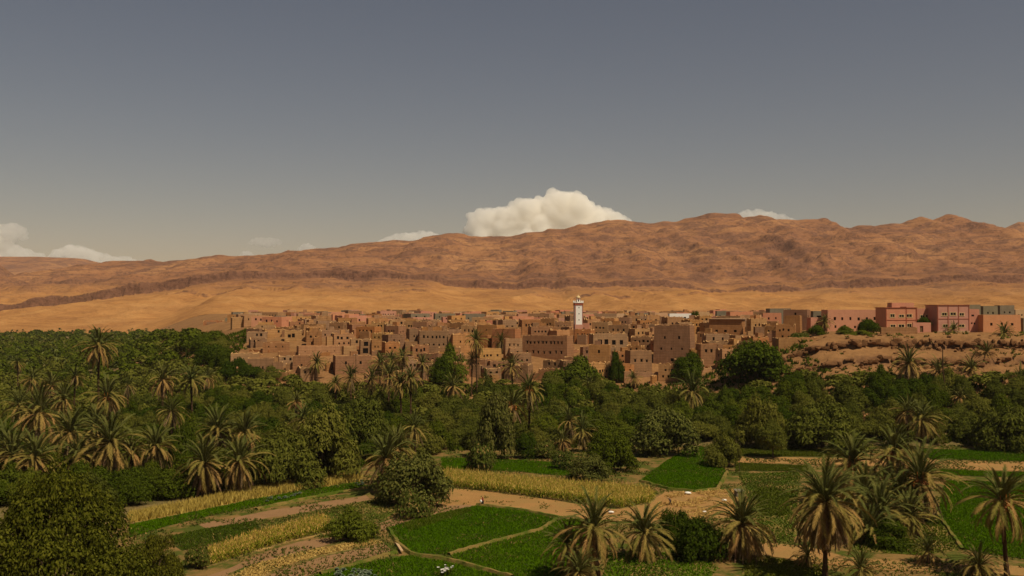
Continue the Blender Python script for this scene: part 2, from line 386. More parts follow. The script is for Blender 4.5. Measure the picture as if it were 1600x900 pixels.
def ground(x, y):
    x = np.asarray(x, float); y = np.asarray(y, float)
    # slope under the viewpoint
    zc = np.interp(y, [-400, 4, 14, 98, 108], [42, 39.2, 37.5, 1.0, 0.0])
    # old village mound / plateau
    zv = np.interp(y, [296, 345, 385, 397, 406, 430, 460, 500, 560, 1500], [0, 4.5, 9, 11, 13.5, 20.5, 25.5, 29, 30, 30])
    # terrace with the bluff on the right
    yy = y + 9 * fbm(x / 45, y * 0 + 2.2, 3) + 2.0 * fbm(x / 9, y / 9, 3) - 0.10 * np.clip(x - 190, 0, 200)
    zt = np.interp(yy, [300, 348, 358, 363, 364.5, 368, 375, 376.5, 384, 400, 430, 1500], [0, 15, 18, 19.6, 22.6, 23.6, 25.2, 28.6, 29.6, 30.4, 30.6, 30.5])
    k = sstep(52, 128, x - 0.12 * (y - 370))
    zz = zv * (1 - k) + zt * k
    xb = np.interp(y, [p[0] for p in XB], [p[1] for p in XB])
    wl = np.interp(y, [380, 400, 460, 600, 900], [30, 46, 60, 95, 110])
    m = sstep(-wl, 12, x - xb)
    rough = np.clip(zz / 8, 0, 1) * (1.0 * fbm(x / 5, y / 5, 4) + 0.8 * fbm(x / 18, y / 18, 3)) * (1 - 0.75 * (1 - k)) * np.interp(y, [300, 390, 398], [1, 1, .3])
    z = zc + m * (zz + rough)
    if y.size and y.max() < 1375: return z
    # hills
    foot = np.interp(x, [-1500, -700, -420, -200, 500, 1500], [1380, 1390, 1420, 1560, 1560, 1500])
    zf = z
    t1 = np.clip((y - foot) / (YC - foot), 0, 1)
    crest = np.interp(x, _cx, _cz)
    warp = 70 * fbm(x / 500, y / 500, 3)
    scree = (t1 ** 1.2) * (crest - zf) + t1 * (1 - t1) * 44 * (ridged((x + warp) / 170, y / 620, 5) - 0.7)
    cw = 18 * fbm(x / 60, y * 0 + 3.3, 4) + 40 * fbm(x / 400, y * 0 + 8.1, 2)
    left = sstep(-420, -640, x)
    cliff_h = np.clip(15 + 13 * fbm(x / 130, y * 0 + 1.7, 3) + 7 * left, 1.5, 40)
    step = sstep(YC - 4 + cw, YC + 4 + cw, y) * cliff_h + sstep(YC - 190 + cw * 1.2, YC - 184 + cw * 1.2, y) * 7 * sstep(-.05, 0.2, fbm(x / 220, y * 0 + 5.2, 3)) + sstep(YC - 92 + cw * .8, YC - 87 + cw * .8, y) * 6 * sstep(-.05, 0.2, fbm(x / 260, y * 0 + 9.4, 3))
    z2 = zf + scree
    t2 = np.clip((y - YC) / (YR - YC), 0, 1.0)
    rz = np.interp(x, _rx, _rz) + np.interp(x, [300, 900], [2, 6]) * fbm(x / 45, x * 0 + 4.4, 4)
    top = crest + cliff_h
    prof = 0.25 * t2 + 0.75 * (t2 ** 1.35)
    rn = ridged((x + 1.3 * warp) / 420 + 3.1, (y + warp) / 520, 6) - 0.95
    fn = fbm(x / 120, y / 120, 5)
    env = np.clip(t2 / 0.12, 0, 1) * np.clip((1 - t2) / 0.30, 0.0, 1)
    ampl = np.clip((rz - top) / 200, 0.25, 1.2) * np.interp(x, [1000, 1300], [1, .45])
    z3 = prof * (rz - top) + env * ampl * (27 * rn * (0.45 + 0.9 * t2 * (1.05 - t2) * 2.2) + 13 * fn) + (4.0 * fbm(x / 30, y / 30, 4) + 6 * (ridged(x / 150 + 7.7, y / 80, 4) - .9)) * np.clip(t2 * 8, 0, 1) * np.clip(.25 + (1 - t2) / .2, .25, 1)
    # hard strata make small steps
    zz3 = z3 / 23.0 + 0.5 * fbm(x / 300, y / 300, 2)
    z3 = z3 + env * 5.5 * (sstep(0.25, 0.55, zz3 - np.floor(zz3)) - (zz3 - np.floor(zz3)))
    back = np.clip(y - YR, 0, None)
    zh = np.where(y > foot, z2 + step * np.clip(t1 * 3, 0, 1) + np.where(y > YC, z3, 0) - 0.32 * back, z)
    return zh
def gz(x, y): return float(ground(np.array([x]), np.array([y]))[0])
def grid_mesh(name, xs, ys, fn, mat, smooth=True):
    X, Y = np.meshgrid(xs, ys); Z = fn(X, Y)
    V = np.stack([X, Y, Z], -1).reshape(-1, 3); nx, ny = len(xs), len(ys)
    i = np.arange((ny - 1) * nx).reshape(ny - 1, nx)[:, :-1].ravel()
    Fq = np.stack([i, i + 1, i + nx + 1, i + nx], 1)
    return mesh_np(name, V, Fq, [mat], smooth=smooth)
xs = np.concatenate([np.arange(-1500, -230, 20), np.arange(-230, 260, 2.0), np.arange(260, 1501, 20)])
ys = np.concatenate([np.arange(-400, 100, 20), np.arange(100, 300, 5), np.arange(300, 440, 1.4), np.arange(440, 700, 4), np.arange(700, 1401, 10)])
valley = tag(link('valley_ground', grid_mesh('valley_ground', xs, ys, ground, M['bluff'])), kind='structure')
xs = np.concatenate([np.arange(-4200, -2100, 40), np.arange(-2100, 2100, 8.0), np.arange(2100, 4201, 40)])
ys = np.concatenate([np.arange(1400, 1870, 10), np.arange(1870, 2160, 3), np.arange(2160, 3500, 7.0), np.arange(3500, 4200, 40)])
hills = tag(link('hills', grid_mesh('hills', xs, ys, ground, M['rock'])), kind='structure')
def far_fn(px_rows, Y0, base=20, width=1500):
    rx = [(p - 800) / F * Y0 for p, r in px_rows]; rz = [z_row(r, Y0) for p, r in px_rows]
    def fn(x, y):
        c = np.interp(x, rx, rz); t = np.clip(1 - np.abs(y - Y0) / width, 0, 1)
        e = np.clip(np.abs(y - Y0) / 300, 0.08, 1)
        return base + (c - base) * t ** 0.9 + e * t * (40 * (ridged(x / 900, y / 900, 5) - 0.9)) * np.clip((c - base) / 300, 0, 1)
    return fn
fr = far_fn([(-900, 420), (-300, 402), (0, 400), (60, 400), (100, 402), (130, 404), (155, 410), (190, 411), (215, 408), (240, 412), (400, 440)], 6200)
tag(link('far_hill', grid_mesh('far_hill', np.arange(-9000, -800, 40), np.arange(4700, 7300, 40), fr, M['rock'])), kind='structure')
fr = far_fn([(1400, 450), (1500, 385), (1545, 368), (1573, 355), (1585, 349), (1592, 346), (1605, 348), (1640, 360), (1700, 352), (1800, 375), (2200, 380)], 5000, width=1200)
tag(link('far_mountain', grid_mesh('far_mountain', np.arange(1500, 6000, 30), np.arange(4000, 6000, 30), fr, M['rock'])), kind='structure')
tag(link('plain', grid_mesh('plain', np.array([-9900., 9900.]), np.array([-690., 7600.]), lambda x, y: x * 0 - 8.0, M['soil'])), kind='structure')

# ------------------------------------------------------------------ fields on the valley floor
def wpoly(pts, z=0.0): return [on_z(px, py, z) for px, py in pts]
def inside(P, poly):
    x, y = P[:, 0], P[:, 1]; r = np.zeros(len(P), bool); n = len(poly)
    for i in range(n):
        a, b = poly[i], poly[(i + 1) % n]
        c = ((a[1] > y) != (b[1] > y)); r ^= c & (x < (b[0] - a[0]) * (y - a[1]) / ((b[1] - a[1]) + 1e-12) + a[0])
    return r
def smooth_poly(poly, it=1, amp=0.25):
    pts = [Vector((p[0], p[1], 0)) for p in poly]; out = []
    for i in range(len(pts)):
        a, b = pts[i], pts[(i + 1) % len(pts)]; k = max(1, int((b - a).length / 3.0))
        nrm = Vector((-(b - a).y, (b - a).x, 0)); nrm = nrm.normalized() if nrm.length else nrm
        for j in range(k):
            p = a.lerp(b, j / k); out.append(p + nrm * (random.uniform(-amp, amp) if j else 0))
    return out
LAYER = [0]
FIELDS = []
def sheet(name, pts, mat, thick=0.0, amp=0.45):
    poly = smooth_poly(wpoly(pts), amp=amp); LAYER[0] += 1; z = 0.02 + 0.004 * LAYER[0] + thick
    bm = bmesh.new(); top = [bm.verts.new((p.x, p.y, z)) for p in poly]; bot = [bm.verts.new((p.x, p.y, -0.2)) for p in poly]
    bm.faces.new(top); n = len(top)
    for i in range(n): bm.faces.new((bot[i], bot[(i + 1) % n], top[(i + 1) % n], top[i]))
    bmesh.ops.recalc_face_normals(bm, faces=bm.faces)
    me = bpy.data.meshes.new(name); bm.to_mesh(me); bm.free(); me.materials.append(mat)
    o = link(name, me); FIELDS.append([(p.x, p.y) for p in wpoly(pts)])
    return o, [(p.x, p.y) for p in poly], z
def jitter_grid(poly, sp, jit=0.5):
    xs_ = [p[0] for p in poly]; ys_ = [p[1] for p in poly]
    X, Y = np.meshgrid(np.arange(min(xs_), max(xs_), sp), np.arange(min(ys_), max(ys_), sp))
    P = np.stack([X.ravel(), Y.ravel()], 1) + rng.uniform(-jit, jit, (X.size, 2)) * sp
    return P[inside(P, poly)]
def tufts(name, P, z, h, w, mat, k=4, lean=0.5, mats2=None):
    """k upright pointed blades per point"""
    n = len(P) * k; base = np.repeat(P, k, 0) + rng.normal(0, w * 0.5, (n, 2))
    a = rng.uniform(0, 2 * np.pi, n); hh = h * rng.uniform(0.55, 1.2, n)
    dx, dy = np.cos(a) * w / 2, np.sin(a) * w / 2; ln = rng.normal(0, lean, (n, 2)) * hh[:, None]
    zz = np.broadcast_to(z, (len(P),)).repeat(k) if np.ndim(z) else np.full(n, z)
    V = np.empty((n, 3, 3)); V[:, 0] = np.stack([base[:, 0] - dx, base[:, 1] - dy, zz], 1); V[:, 1] = np.stack([base[:, 0] + dx, base[:, 1] + dy, zz], 1)
    V[:, 2] = np.stack([base[:, 0] + ln[:, 0], base[:, 1] + ln[:, 1], zz + hh], 1)
    return mesh_np(name, V.reshape(-1, 3), np.arange(n * 3).reshape(-1, 3), [mat])
def crop(name, pts, label, mat, soil='wet', h=0.33, sp=0.34, w=0.22, k=4, cat='crop', lean=0.5):
    so, _p, zs = sheet('field_soil', pts, M[soil]); tag(so, kind='structure')
    poly = [(p.x, p.y) for p in wpoly(pts)]
    o = link(name, tufts(name, jitter_grid(poly, sp), zs - .01, h, w, M[mat], k, lean)); tag(o, label, cat, kind='stuff')
    return o
def strip(name, pts, mat): return tag(sheet(name, pts, M[mat])[0], kind='structure')

strip('farm_soil', [(180, 812), (400, 752), (560, 735), (690, 700), (1000, 690), (1140, 690), (1700, 696), (1760, 1010), (120, 1010)], 'soil')
# left block
crop('dry_crop', [(200, 806), (300, 786), (400, 764), (500, 750), (562, 742), (566, 752), (480, 765), (400, 779), (300, 800), (203, 818)], 'yellow dried crop strip at foot of left palms', 'maize_dry', 'strawsoil', 1.3, 0.5, 0.3, 5, 'crop', 0.25)
crop('alfalfa', [(203, 820), (300, 801), (400, 780), (480, 766), (566, 753), (570, 761), (480, 778), (400, 792), (330, 806), (262, 822), (203, 840)], 'long dark green crop strip behind brown furrow at left', 'alfalfa')
strip('furrow', [(310, 820), (400, 802), (500, 785), (572, 774), (580, 781), (500, 796), (400, 813), (325, 827)], 'furrow')
crop('alfalfa', [(265, 838), (325, 826), (400, 814), (406, 830), (330, 851), (285, 861)], 'small grey-green plot in shade at left', 'alfalfa_dull', 'wet', 0.3)
crop('grass', [(406, 816), (500, 798), (600, 779), (626, 796), (600, 811), (520, 822), (506, 808), (410, 828)], 'rough green grass strip left of fig tree', 'weeds', 'turf', 0.3, 0.6, 0.3, 3, 'grass')
strip('furrow', [(280, 920), (400, 869), (470, 846), (530, 838), (545, 842), (480, 859), (380, 887), (300, 930)], 'furrow')
strip('straw_bed', [(330, 920), (400, 881), (480, 861), (580, 842), (600, 848), (500, 869), (430, 890), (380, 920)], 'strawsoil')
poly = [(p.x, p.y) for p in wpoly([(340, 915), (400, 882), (480, 862), (580, 843), (597, 848), (500, 868), (430, 889), (385, 915)])]
tag(link('straw', tufts('straw', jitter_grid(poly, 0.35), 0.1, 0.22, 0.3, M['straw'], 4, 1.4)), 'strip of pale cut straw lying on soil', 'straw', kind='stuff')
crop('grass', [(385, 925), (430, 893), (500, 871), (600, 849), (616, 862), (560, 876), (480, 900), (440, 925)], 'weedy plot with bare soil beside straw strip', 'weeds', 'furrow', 0.3, 0.9, 0.3, 3, 'grass')
strip('soil_patch', [(582, 822), (620, 806), (690, 788), (742, 790), (700, 800), (650, 812), (615, 828), (590, 830)], 'furrow')
# middle
strip('dirt_path', [(640, 775), (690, 762), (760, 768), (850, 780), (960, 796), (1010, 786), (1040, 768), (1090, 768), (1150, 764), (1172, 790), (1150, 808), (1080, 812), (1000, 815), (920, 812), (860, 806), (800, 798), (730, 789), (660, 792)], 'path')
crop('alfalfa', [(606, 826), (640, 815), (700, 800), (745, 791), (820, 800), (868, 812), (845, 828), (760, 850), (700, 867), (645, 864), (622, 848)], 'wide green alfalfa plot below dirt path', 'alfalfa')
crop('alfalfa', [(630, 820), (700, 802), (730, 795), (738, 800), (700, 812), (640, 832)], 'dull grey-green weeds at upper edge of alfalfa plot', 'alfalfa_dull', 'wet', 0.5)
crop('alfalfa', [(872, 813), (905, 812), (915, 835), (890, 870), (880, 920), (800, 903), (722, 883), (704, 869), (762, 852), (847, 829)], 'green alfalfa plot left of leaning palms', 'alfalfa')
crop('alfalfa', [(642, 869), (700, 880), (790, 903), (790, 945), (440, 945), (500, 897), (572, 880)], 'green plot at bottom edge behind white flowers', 'alfalfa')
crop('alfalfa', [(690, 716), (745, 717), (820, 720), (880, 724), (897, 745), (800, 737), (690, 732)], 'narrow green plot behind maize field', 'alfalfa')
crop('alfalfa', [(1081, 698), (1096, 698), (1134, 737), (1119, 763), (1085, 767), (1046, 763), (1000, 752), (1040, 722)], 'bright green trapezoid plot in middle of the fields', 'alfalfa')
crop('grass', [(950, 868), (1000, 860), (1100, 872), (1122, 888), (1100, 915), (940, 915)], 'shaded green grass round two short palms', 'alfalfa', 'turf', 0.3, 0.5, 0.3, 3, 'grass')
crop('grass', [(1152, 741), (1250, 738), (1246, 790), (1240, 848), (1196, 848), (1175, 800), (1165, 770)], 'patchy grass plot left of tall palm group', 'alfalfa_dull', 'turf', 0.28, 0.55, 0.3, 3, 'grass')
crop('alfalfa', [(1178, 765), (1210, 762), (1235, 775), (1232, 805), (1190, 808)], 'leafy bright green crop patch beside patchy grass', 'bright', 'turf', 0.45, 0.5, 0.35, 4)
# right
crop('alfalfa', [(1142, 702), (1300, 703), (1330, 704), (1330, 714), (1150, 713)], 'long dark green plot at foot of grove', 'alfalfa_dull', 'wet', 0.4)
crop('alfalfa', [(1440, 702), (1600, 707), (1660, 709), (1660, 723), (1600, 721), (1455, 718)], 'far green plot at right edge', 'alfalfa')
strip('dirt_strip', [(1150, 714), (1300, 716), (1450, 719), (1660, 724), (1660, 739), (1600, 737), (1450, 731), (1300, 726), (1150, 723)], 'path')
crop('alfalfa', [(1150, 724), (1262, 729), (1262, 737), (1150, 736)], 'thin green strip under tan field strip', 'alfalfa_dull', 'wet', 0.4)
crop('alfalfa', [(1470, 734), (1545, 738), (1660, 740), (1660, 748), (1535, 745), (1470, 742)], 'thin green strip behind right palms', 'alfalfa')
crop('alfalfa', [(1478, 752), (1540, 754), (1660, 758), (1660, 880), (1600, 874), (1540, 866), (1506, 858), (1466, 806)], 'large green plot behind rightmost palm', 'alfalfa')
crop('grass', [(1320, 830), (1400, 820), (1462, 808), (1502, 860), (1440, 868), (1330, 862)], 'grass under dense palm thicket at right', 'alfalfa_dull', 'turf', 0.35, 0.55, 0.3, 3, 'grass')
strip('dirt_strip', [(1180, 849), (1250, 853), (1330, 872), (1450, 880), (1640, 888), (1640, 902), (1450, 893), (1330, 889), (1230, 874), (1175, 866)], 'path')
crop('grass', [(1170, 868), (1230, 876), (1290, 888), (1290, 930), (1150, 930)], 'leafy ground plants beside path at bottom right', 'bright', 'turf', 0.35, 0.6, 0.4, 4, 'plants')
# bunds between the plots
def bund(pts, w=0.55, h=0.28):
    P = [on_z(*p) for p in pts]; mb = MB(); L = []
    for i in range(len(P) - 1):
        k = max(2, int((P[i + 1] - P[i]).length / 1.2))
        L += [P[i].lerp(P[i + 1], j / k) for j in range(k)]
    L.append(P[-1]); prev = None
    for i, p in enumerate(L):
        d = (L[min(i + 1, len(L) - 1)] - L[max(i - 1, 0)]).normalized(); s = Vector((-d.y, d.x, 0))
        ww = w * random.uniform(0.7, 1.25); hh = h * random.uniform(0.7, 1.25); p = p + s * random.uniform(-.12, .12)
        rr = [p - s * ww + Vector((0, 0, -.1)), p - s * ww * .45 + Vector((0, 0, hh + .25)), p + s * ww * .45 + Vector((0, 0, hh + .25)), p + s * ww + Vector((0, 0, -.1))]
        if prev:
            for j in range(3): mb.quad(prev[j], prev[j + 1], rr[j + 1], rr[j])
        prev = rr
    tag(link('earth_bund', mb.mesh('earth_bund', [M['turf']])), kind='structure')
for b in ([(870, 812), (846, 829), (760, 851), (702, 868)], [(620, 849), (642, 867), (700, 876), (800, 903)], [(1464, 803), (1504, 860)], [(400, 797), (480, 780), (572, 763)],
          [(1000, 753), (1046, 765), (1085, 769), (1121, 765), (1136, 738)], [(606, 827), (622, 849)], [(745, 790), (820, 799), (880, 812)], [(500, 899), (572, 879), (618, 864)]):
    bund(b)
# maize
def maize_field(name, pts, label, h, dryf, sp=0.55):
    poly = [(p.x, p.y) for p in wpoly(pts)]; P = jitter_grid(poly, sp, 0.3); n = len(P)
    tag(sheet('field_soil', pts, M['strawsoil'])[0], kind='structure')
    hh = h * rng.uniform(0.8, 1.15, n); K = 8; V = []; mi = []
    for k in range(K):
        a = rng.uniform(0, 2 * np.pi, n); z0 = hh * (0.08 + 0.72 * k / K); L = 0.75 * rng.uniform(0.7, 1.2, n); w = 0.055
        cx, cyy = np.cos(a), np.sin(a); sxx, syy = -cyy * w, cx * w
        p0 = np.stack([P[:, 0], P[:, 1], z0], 1); p1 = p0 + np.stack([cx * L * .5, cyy * L * .5, L * .55], 1); p2 = p0 + np.stack([cx * L, cyy * L, L * rng.uniform(-.1, .45, n)], 1)
        s = np.stack([sxx, syy, 0 * sxx], 1)
        V.append(np.stack([p0 - s * .6, p0 + s * .6, p1 + s * 1.4, p1 - s * 1.4, p2], 1))
        mi.append((rng.uniform(0, 1, n) < dryf * (0.25 + 1.1 * k / K)).astype(int))
    V = np.concatenate(V); mi = np.concatenate(mi); nb = len(V); i = np.arange(nb)[:, None] * 5
    quads = i + np.array([[0, 1, 2, 3]]); tris = i + np.array([[3, 2, 4]])
    # tassels and stems
    T = []
    for k in range(3):
        a = rng.uniform(0, 2 * np.pi, n); ln = rng.normal(0, .16, (n, 2)); w = 0.05
        b = np.stack([P[:, 0], P[:, 1], hh * 0.85 if k else hh * 0], 1); d = np.stack([np.cos(a) * w, np.sin(a) * w, 0 * a], 1)
        tp = b + np.stack([ln[:, 0], ln[:, 1], (hh * .32 if k else hh)], 1); T.append(np.stack([b - d, b + d, tp], 1))
    T = np.concatenate(T); o = nb * 5; tt = o + np.arange(len(T) * 3).reshape(-1, 3)
    ti = np.concatenate([np.zeros(n, int), np.ones(2 * n, int)])
    ob = link(name, mesh_np(name, np.concatenate([V.reshape(-1, 3), T.reshape(-1, 3)]), [quads, tris, tt], [M['maize'], M['maize_dry']], np.concatenate([mi, mi, ti])))
    tag(ob, label, 'maize', kind='stuff')
maize_field('maize', [(688, 744), (800, 754), (900, 764), (1000, 771), (1024, 779), (1015, 788), (972, 796), (900, 786), (800, 773), (700, 761)], 'tall ripening maize field with yellow tassels beside dirt path', 2.3, 0.42)
maize_field('maize', [(300, 884), (310, 874), (400, 841), (505, 815), (524, 830), (440, 851), (380, 869), (318, 889)], 'strip of green-yellow maize left of round bush', 1.8, 0.25)
# cabbages
def cabbage_mesh():
    mb = MB()
    for i in range(14):
        a = i * 2.4; e = 0.25 + 0.08 * i; L = 0.34 - 0.008 * i; ca, sa = math.cos(a), math.sin(a); w = 0.17
        t = Vector((ca * math.cos(e) * L, sa * math.cos(e) * L, math.sin(e) * L)); s = Vector((-sa * w, ca * w, 0))
        mb.add([(0, 0, 0.03), t * .6 - s, t, t * .6 + s], [(0, 1, 2, 3)])
    return mb.mesh('cabbage', [M['cabbage']])
cab = cabbage_mesh()
for i in range(26):
    t = i / 25; p = on_z(418 + 75 * t + random.uniform(-4, 4), 783 - 14 * t + random.uniform(-3, 3)) if i < 18 else on_z(random.uniform(552, 568), random.uniform(753, 760))
    s = random.uniform(1.0, 1.8)
    pend(link('cabbage', cab, None, (p.x, p.y, 0.25), (0, 0, i), (s, s, s)), 'silvery cabbage plant in row on left green strip' if i < 18 else 'silvery cabbage plant near foot of dry-skirted palm', 'cabbage', 'cabbages on the left strip')
for i in range(30):
    p = on_z(random.uniform(525, 588), random.uniform(893, 906)); s = random.uniform(1.0, 2.0)
    pend(link('cabbage', cab, None, (p.x, p.y, 0.25), (0, 0, i), (s, s, s)), 'silvery cabbage plant at bottom edge of picture', 'cabbage', 'cabbages at the bottom')

# ------------------------------------------------------------------ buildings
def unit_box(name, mat):
    mb = MB(); mb.box((0, 0, 0), (1, 1, 1)); return mb.mesh(name, [mat])
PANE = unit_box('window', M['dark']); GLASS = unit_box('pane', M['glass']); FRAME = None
def frame_mesh():
    mb = MB()
    for c, s in (((0, 0, .5), (1.24, 1, .12)), ((0, 0, -.5), (1.3, 1.15, .16)), ((-.56, 0, 0), (.12, .96, .9)), ((.56, 0, 0), (.12, .96, .9)), ((0, .1, 0), (.05, .6, .9))): mb.box(c, s)
    return mb.mesh('frame', [M['cream']])
FRAME = frame_mesh()
DOORM = unit_box('door', M['wood'])
SILL = unit_box('lintel', M['wood'])
SIDES = {'F': (Vector((1, 0, 0)), Vector((0, -1, 0))), 'R': (Vector((0, 1, 0)), Vector((1, 0, 0))), 'B': (Vector((-1, 0, 0)), Vector((0, 1, 0))), 'L': (Vector((0, -1, 0)), Vector((-1, 0, 0)))}
NB = [0]
def jag_block(mb, cx, cyy, w, l, h, below, j, rs, th=.32):
    pts = []
    for (x0, y0), (x1, y1) in (((-1, -1), (1, -1)), ((1, -1), (1, 1)), ((1, 1), (-1, 1)), ((-1, 1), (-1, -1))):
        L = w if y0 == y1 else l; k = max(1, int(L / 1.1))
        for i in range(k): t = i / k; pts.append(((x0 + (x1 - x0) * t) * w / 2, (y0 + (y1 - y0) * t) * l / 2))
    fx, fy = 1 - 2 * th / w, 1 - 2 * th / l; n = len(pts); tz = [h + rs.gauss(0, j) for _ in pts]; rz = h - .3 - j
    vs = [(cx + p[0], cyy + p[1], -below) for p in pts] + [(cx + p[0] * .98, cyy + p[1] * .98, z) for p, z in zip(pts, tz)] + [(cx + p[0] * fx, cyy + p[1] * fy, z) for p, z in zip(pts, tz)] + [(cx + p[0] * fx, cyy + p[1] * fy, rz) for p in pts]
    for a in range(3): mb.add([vs[a * n + i] for i in range(n)] + [vs[a * n + n + i] for i in range(n)], [(i, (i + 1) % n, n + (i + 1) % n, n + i) for i in range(n)], 1 if a == 1 else 0)
    mb.add(vs[3 * n:], [tuple(range(n))], 1)
def building(name, x, y, zb, w, l, h, rot, mat, wins=None, jag=0.12, ruin=0.0, framed=False, roof='roof', below=2.5, parapet=0.3, taper=0.02, depth=0.35):
    """flat-roofed house: wins = {side: [(u0,u1,v0,v1,kind)]} in metres from the left bottom corner of that wall; real openings with reveals"""
    wins = wins or {}
    root = link(name, None, None, (x, y, zb), (0, 0, rot)); root.empty_display_size = 1.0
    mb = MB(); th = 0.45; NB[0] += 1; rs = random.Random(NB[0] * 13 + 5)
    cor = {}
    def topz(u, L, key):
        if ruin: return h - abs(rs.gauss(0, 1)) * ruin * (0.4 + 0.6 * math.sin(u * 0.7 + NB[0]) ** 2)
        return h + rs.uniform(-jag, jag)
    cz = [topz(0, 1, 0) for _ in range(4)]
    order = ['F', 'R', 'B', 'L']
    roofz = h - parapet if not ruin else max(1.0, h * 0.45)
    for si, sd_ in enumerate(order):
        U, N = SIDES[sd_]; L = w if sd_ in 'FB' else l; off = l / 2 if sd_ in 'FB' else w / 2
        O = N * off - U * (L / 2)
        ws = wins.get(sd_, [])
        us = sorted(set([0, L] + [q for a in ws for q in (a[0], a[1])]))
        k = max(1, int(L / (1.6 if jag < 0.3 and not ruin else 1.0)))
        us = sorted(set(us + [L * i / k for i in range(1, k) if all(not (a[0] - .05 < L * i / k < a[1] + .05) for a in ws)]))
        vsn = sorted(set([-below, 0.0] + [q for a in ws for q in (a[2], a[3])]))
        vlast = vsn[-1] + 0.12
        vsn.append(vlast)
        tops = {}
        for i, u in enumerate(us):
            tops[u] = cz[si] if i == 0 else cz[(si + 1) % 4] if i == len(us) - 1 else topz(u, L, si)
            tops[u] = max(tops[u], vlast + 0.15)
        def P(u, v, inn=0.0):
            t = taper * max(0, v)          # walls lean in a little
            uu = t + u * (L - 2 * t) / L
            q = O + U * uu - N * (inn + t); return (q.x, q.y, v)
        for i in range(len(us) - 1):
            for j in range(len(vsn) - 1):
                um, vm = (us[i] + us[i + 1]) / 2, (vsn[j] + vsn[j + 1]) / 2
                if any(a[0] < um < a[1] and a[2] < vm < a[3] for a in ws): continue
                mb.quad(P(us[i], vsn[j]), P(us[i + 1], vsn[j]), P(us[i + 1], vsn[j + 1]), P(us[i], vsn[j + 1]))
            a, b = us[i], us[i + 1]
            mb.quad(P(a, vlast), P(b, vlast), P(b, tops[b]), P(a, tops[a]))
            ia, ib = min(max(a, th), L - th), min(max(b, th), L - th)
            mb.quad(P(a, tops[a]), P(b, tops[b]), P(ib, tops[b], th), P(ia, tops[a], th), 1)
            mb.quad(P(ia, tops[a], th), P(ib, tops[b], th), P(ib, roofz - .05, th), P(ia, roofz - .05, th))
        for (u0, u1, v0, v1, kd) in ws:
            for (a, b) in (((u0, v0), (u1, v0)), ((u1, v0), (u1, v1)), ((u1, v1), (u0, v1)), ((u0, v1), (u0, v0))):
                mb.quad(P(*a), P(*b), P(b[0], b[1], depth), P(a[0], a[1], depth))
            uc, vc = (u0 + u1) / 2, (v0 + v1) / 2; c = P(uc, vc, depth + 0.06)
            ang = math.atan2(U.y, U.x)
            nm = 'door' if kd == 'd' else 'opening' if kd == 'o' else 'window'
            if kd == 'd': pt = link('door', DOORM, root, c, (0, 0, ang), (u1 - u0 + .1, 0.12, v1 - v0 + .1))
            else: pt = link(nm, GLASS if framed else PANE, root, c, (0, 0, ang), (u1 - u0 + .1, 0.12, v1 - v0 + .1))
            if framed:
                c2 = P(uc, vc, -0.02)
                link('frame', FRAME, root, c2, (0, 0, ang), (u1 - u0, 0.16, v1 - v0))
            elif kd == 'l':
                c2 = P(uc, v1 + 0.1, -0.01); link('lintel', SILL, root, c2, (0, 0, ang), (u1 - u0 + .5, 0.12, 0.16))
    rw, rl = w / 2 - th - taper * roofz, l / 2 - th - taper * roofz
    mb.quad((-rw - .1, -rl - .1, roofz), (rw + .1, -rl - .1, roofz), (rw + .1, rl + .1, roofz), (-rw - .1, rl + .1, roofz), 1)
    link('wall', mb.mesh('wall', [M[mat], M[roof]]), root)
    if name in ('mud_house', 'ruined_house') and rs.random() < .75 and w < 16:
        for _ in range(rs.choice([1, 1, 2])):
            m2 = MB(); aw, al, ah = w * rs.uniform(.3, .6), l * rs.uniform(.3, .6), h * rs.uniform(.3, .72)
            if rs.random() < .6: jag_block(m2, rs.uniform(-.3, .3) * w, -l / 2 - al * .38, aw, al, ah, below, rs.uniform(.1, .35), rs)
            else: jag_block(m2, rs.choice([-1, 1]) * (w / 2 + aw * .36), rs.uniform(-.3, .2) * l, aw, al, ah * 1.2, below, rs.uniform(.1, .35), rs)
            link('annex', m2.mesh('annex', [M[mat], M[roof]]), root)
    if not ruin and w > 6 and rs.random() < 0.35 and name == 'mud_house':      # stair hut on the roof
        m2 = MB(); sx = rs.uniform(2, 3); m2.box((rs.uniform(-rw + 2, rw - 2), rs.uniform(-rl + 1.5, rl - 1.5), roofz + .9), (sx, sx * .9, 2.0))
        link('roof_hut', m2.mesh('roof_hut', [M[mat]]), root)
    if not ruin and rs.random() < 0.3 and name == 'mud_house':                  # canal spouts
        for q in (-.3, .25):
            m2 = MB(); m2.box((w * q, -l / 2 - .3 + taper * h, roofz + .05), (.16, .9, .12)); link('water_spout', m2.mesh('water_spout', [M['wood']]), root)
    return root
def row_wins(L, n, v, ww=0.8, hh=1.0, kd='w', m=1.2, jit=0.25, rs=random):
    out = []
    for i in range(n):
        c = m + (L - 2 * m) * ((i + .5) / n) + rs.uniform(-jit, jit); w2 = ww * rs.uniform(.85, 1.15) / 2; h2 = hh * rs.uniform(.85, 1.15)
        vv = v + rs.uniform(-jit, jit) * .6; out.append((c - w2, c + w2, vv, vv + h2, kd))
    # keep them apart
    out.sort(); res = []
    for o in out:
        if o[0] < 0.5 or o[1] > L - 0.5: continue
        if res and o[0] < res[-1][1] + 0.35: continue
        res.append(o)
    # snap sills so that grid cuts stay simple
    return res
FOOT = []
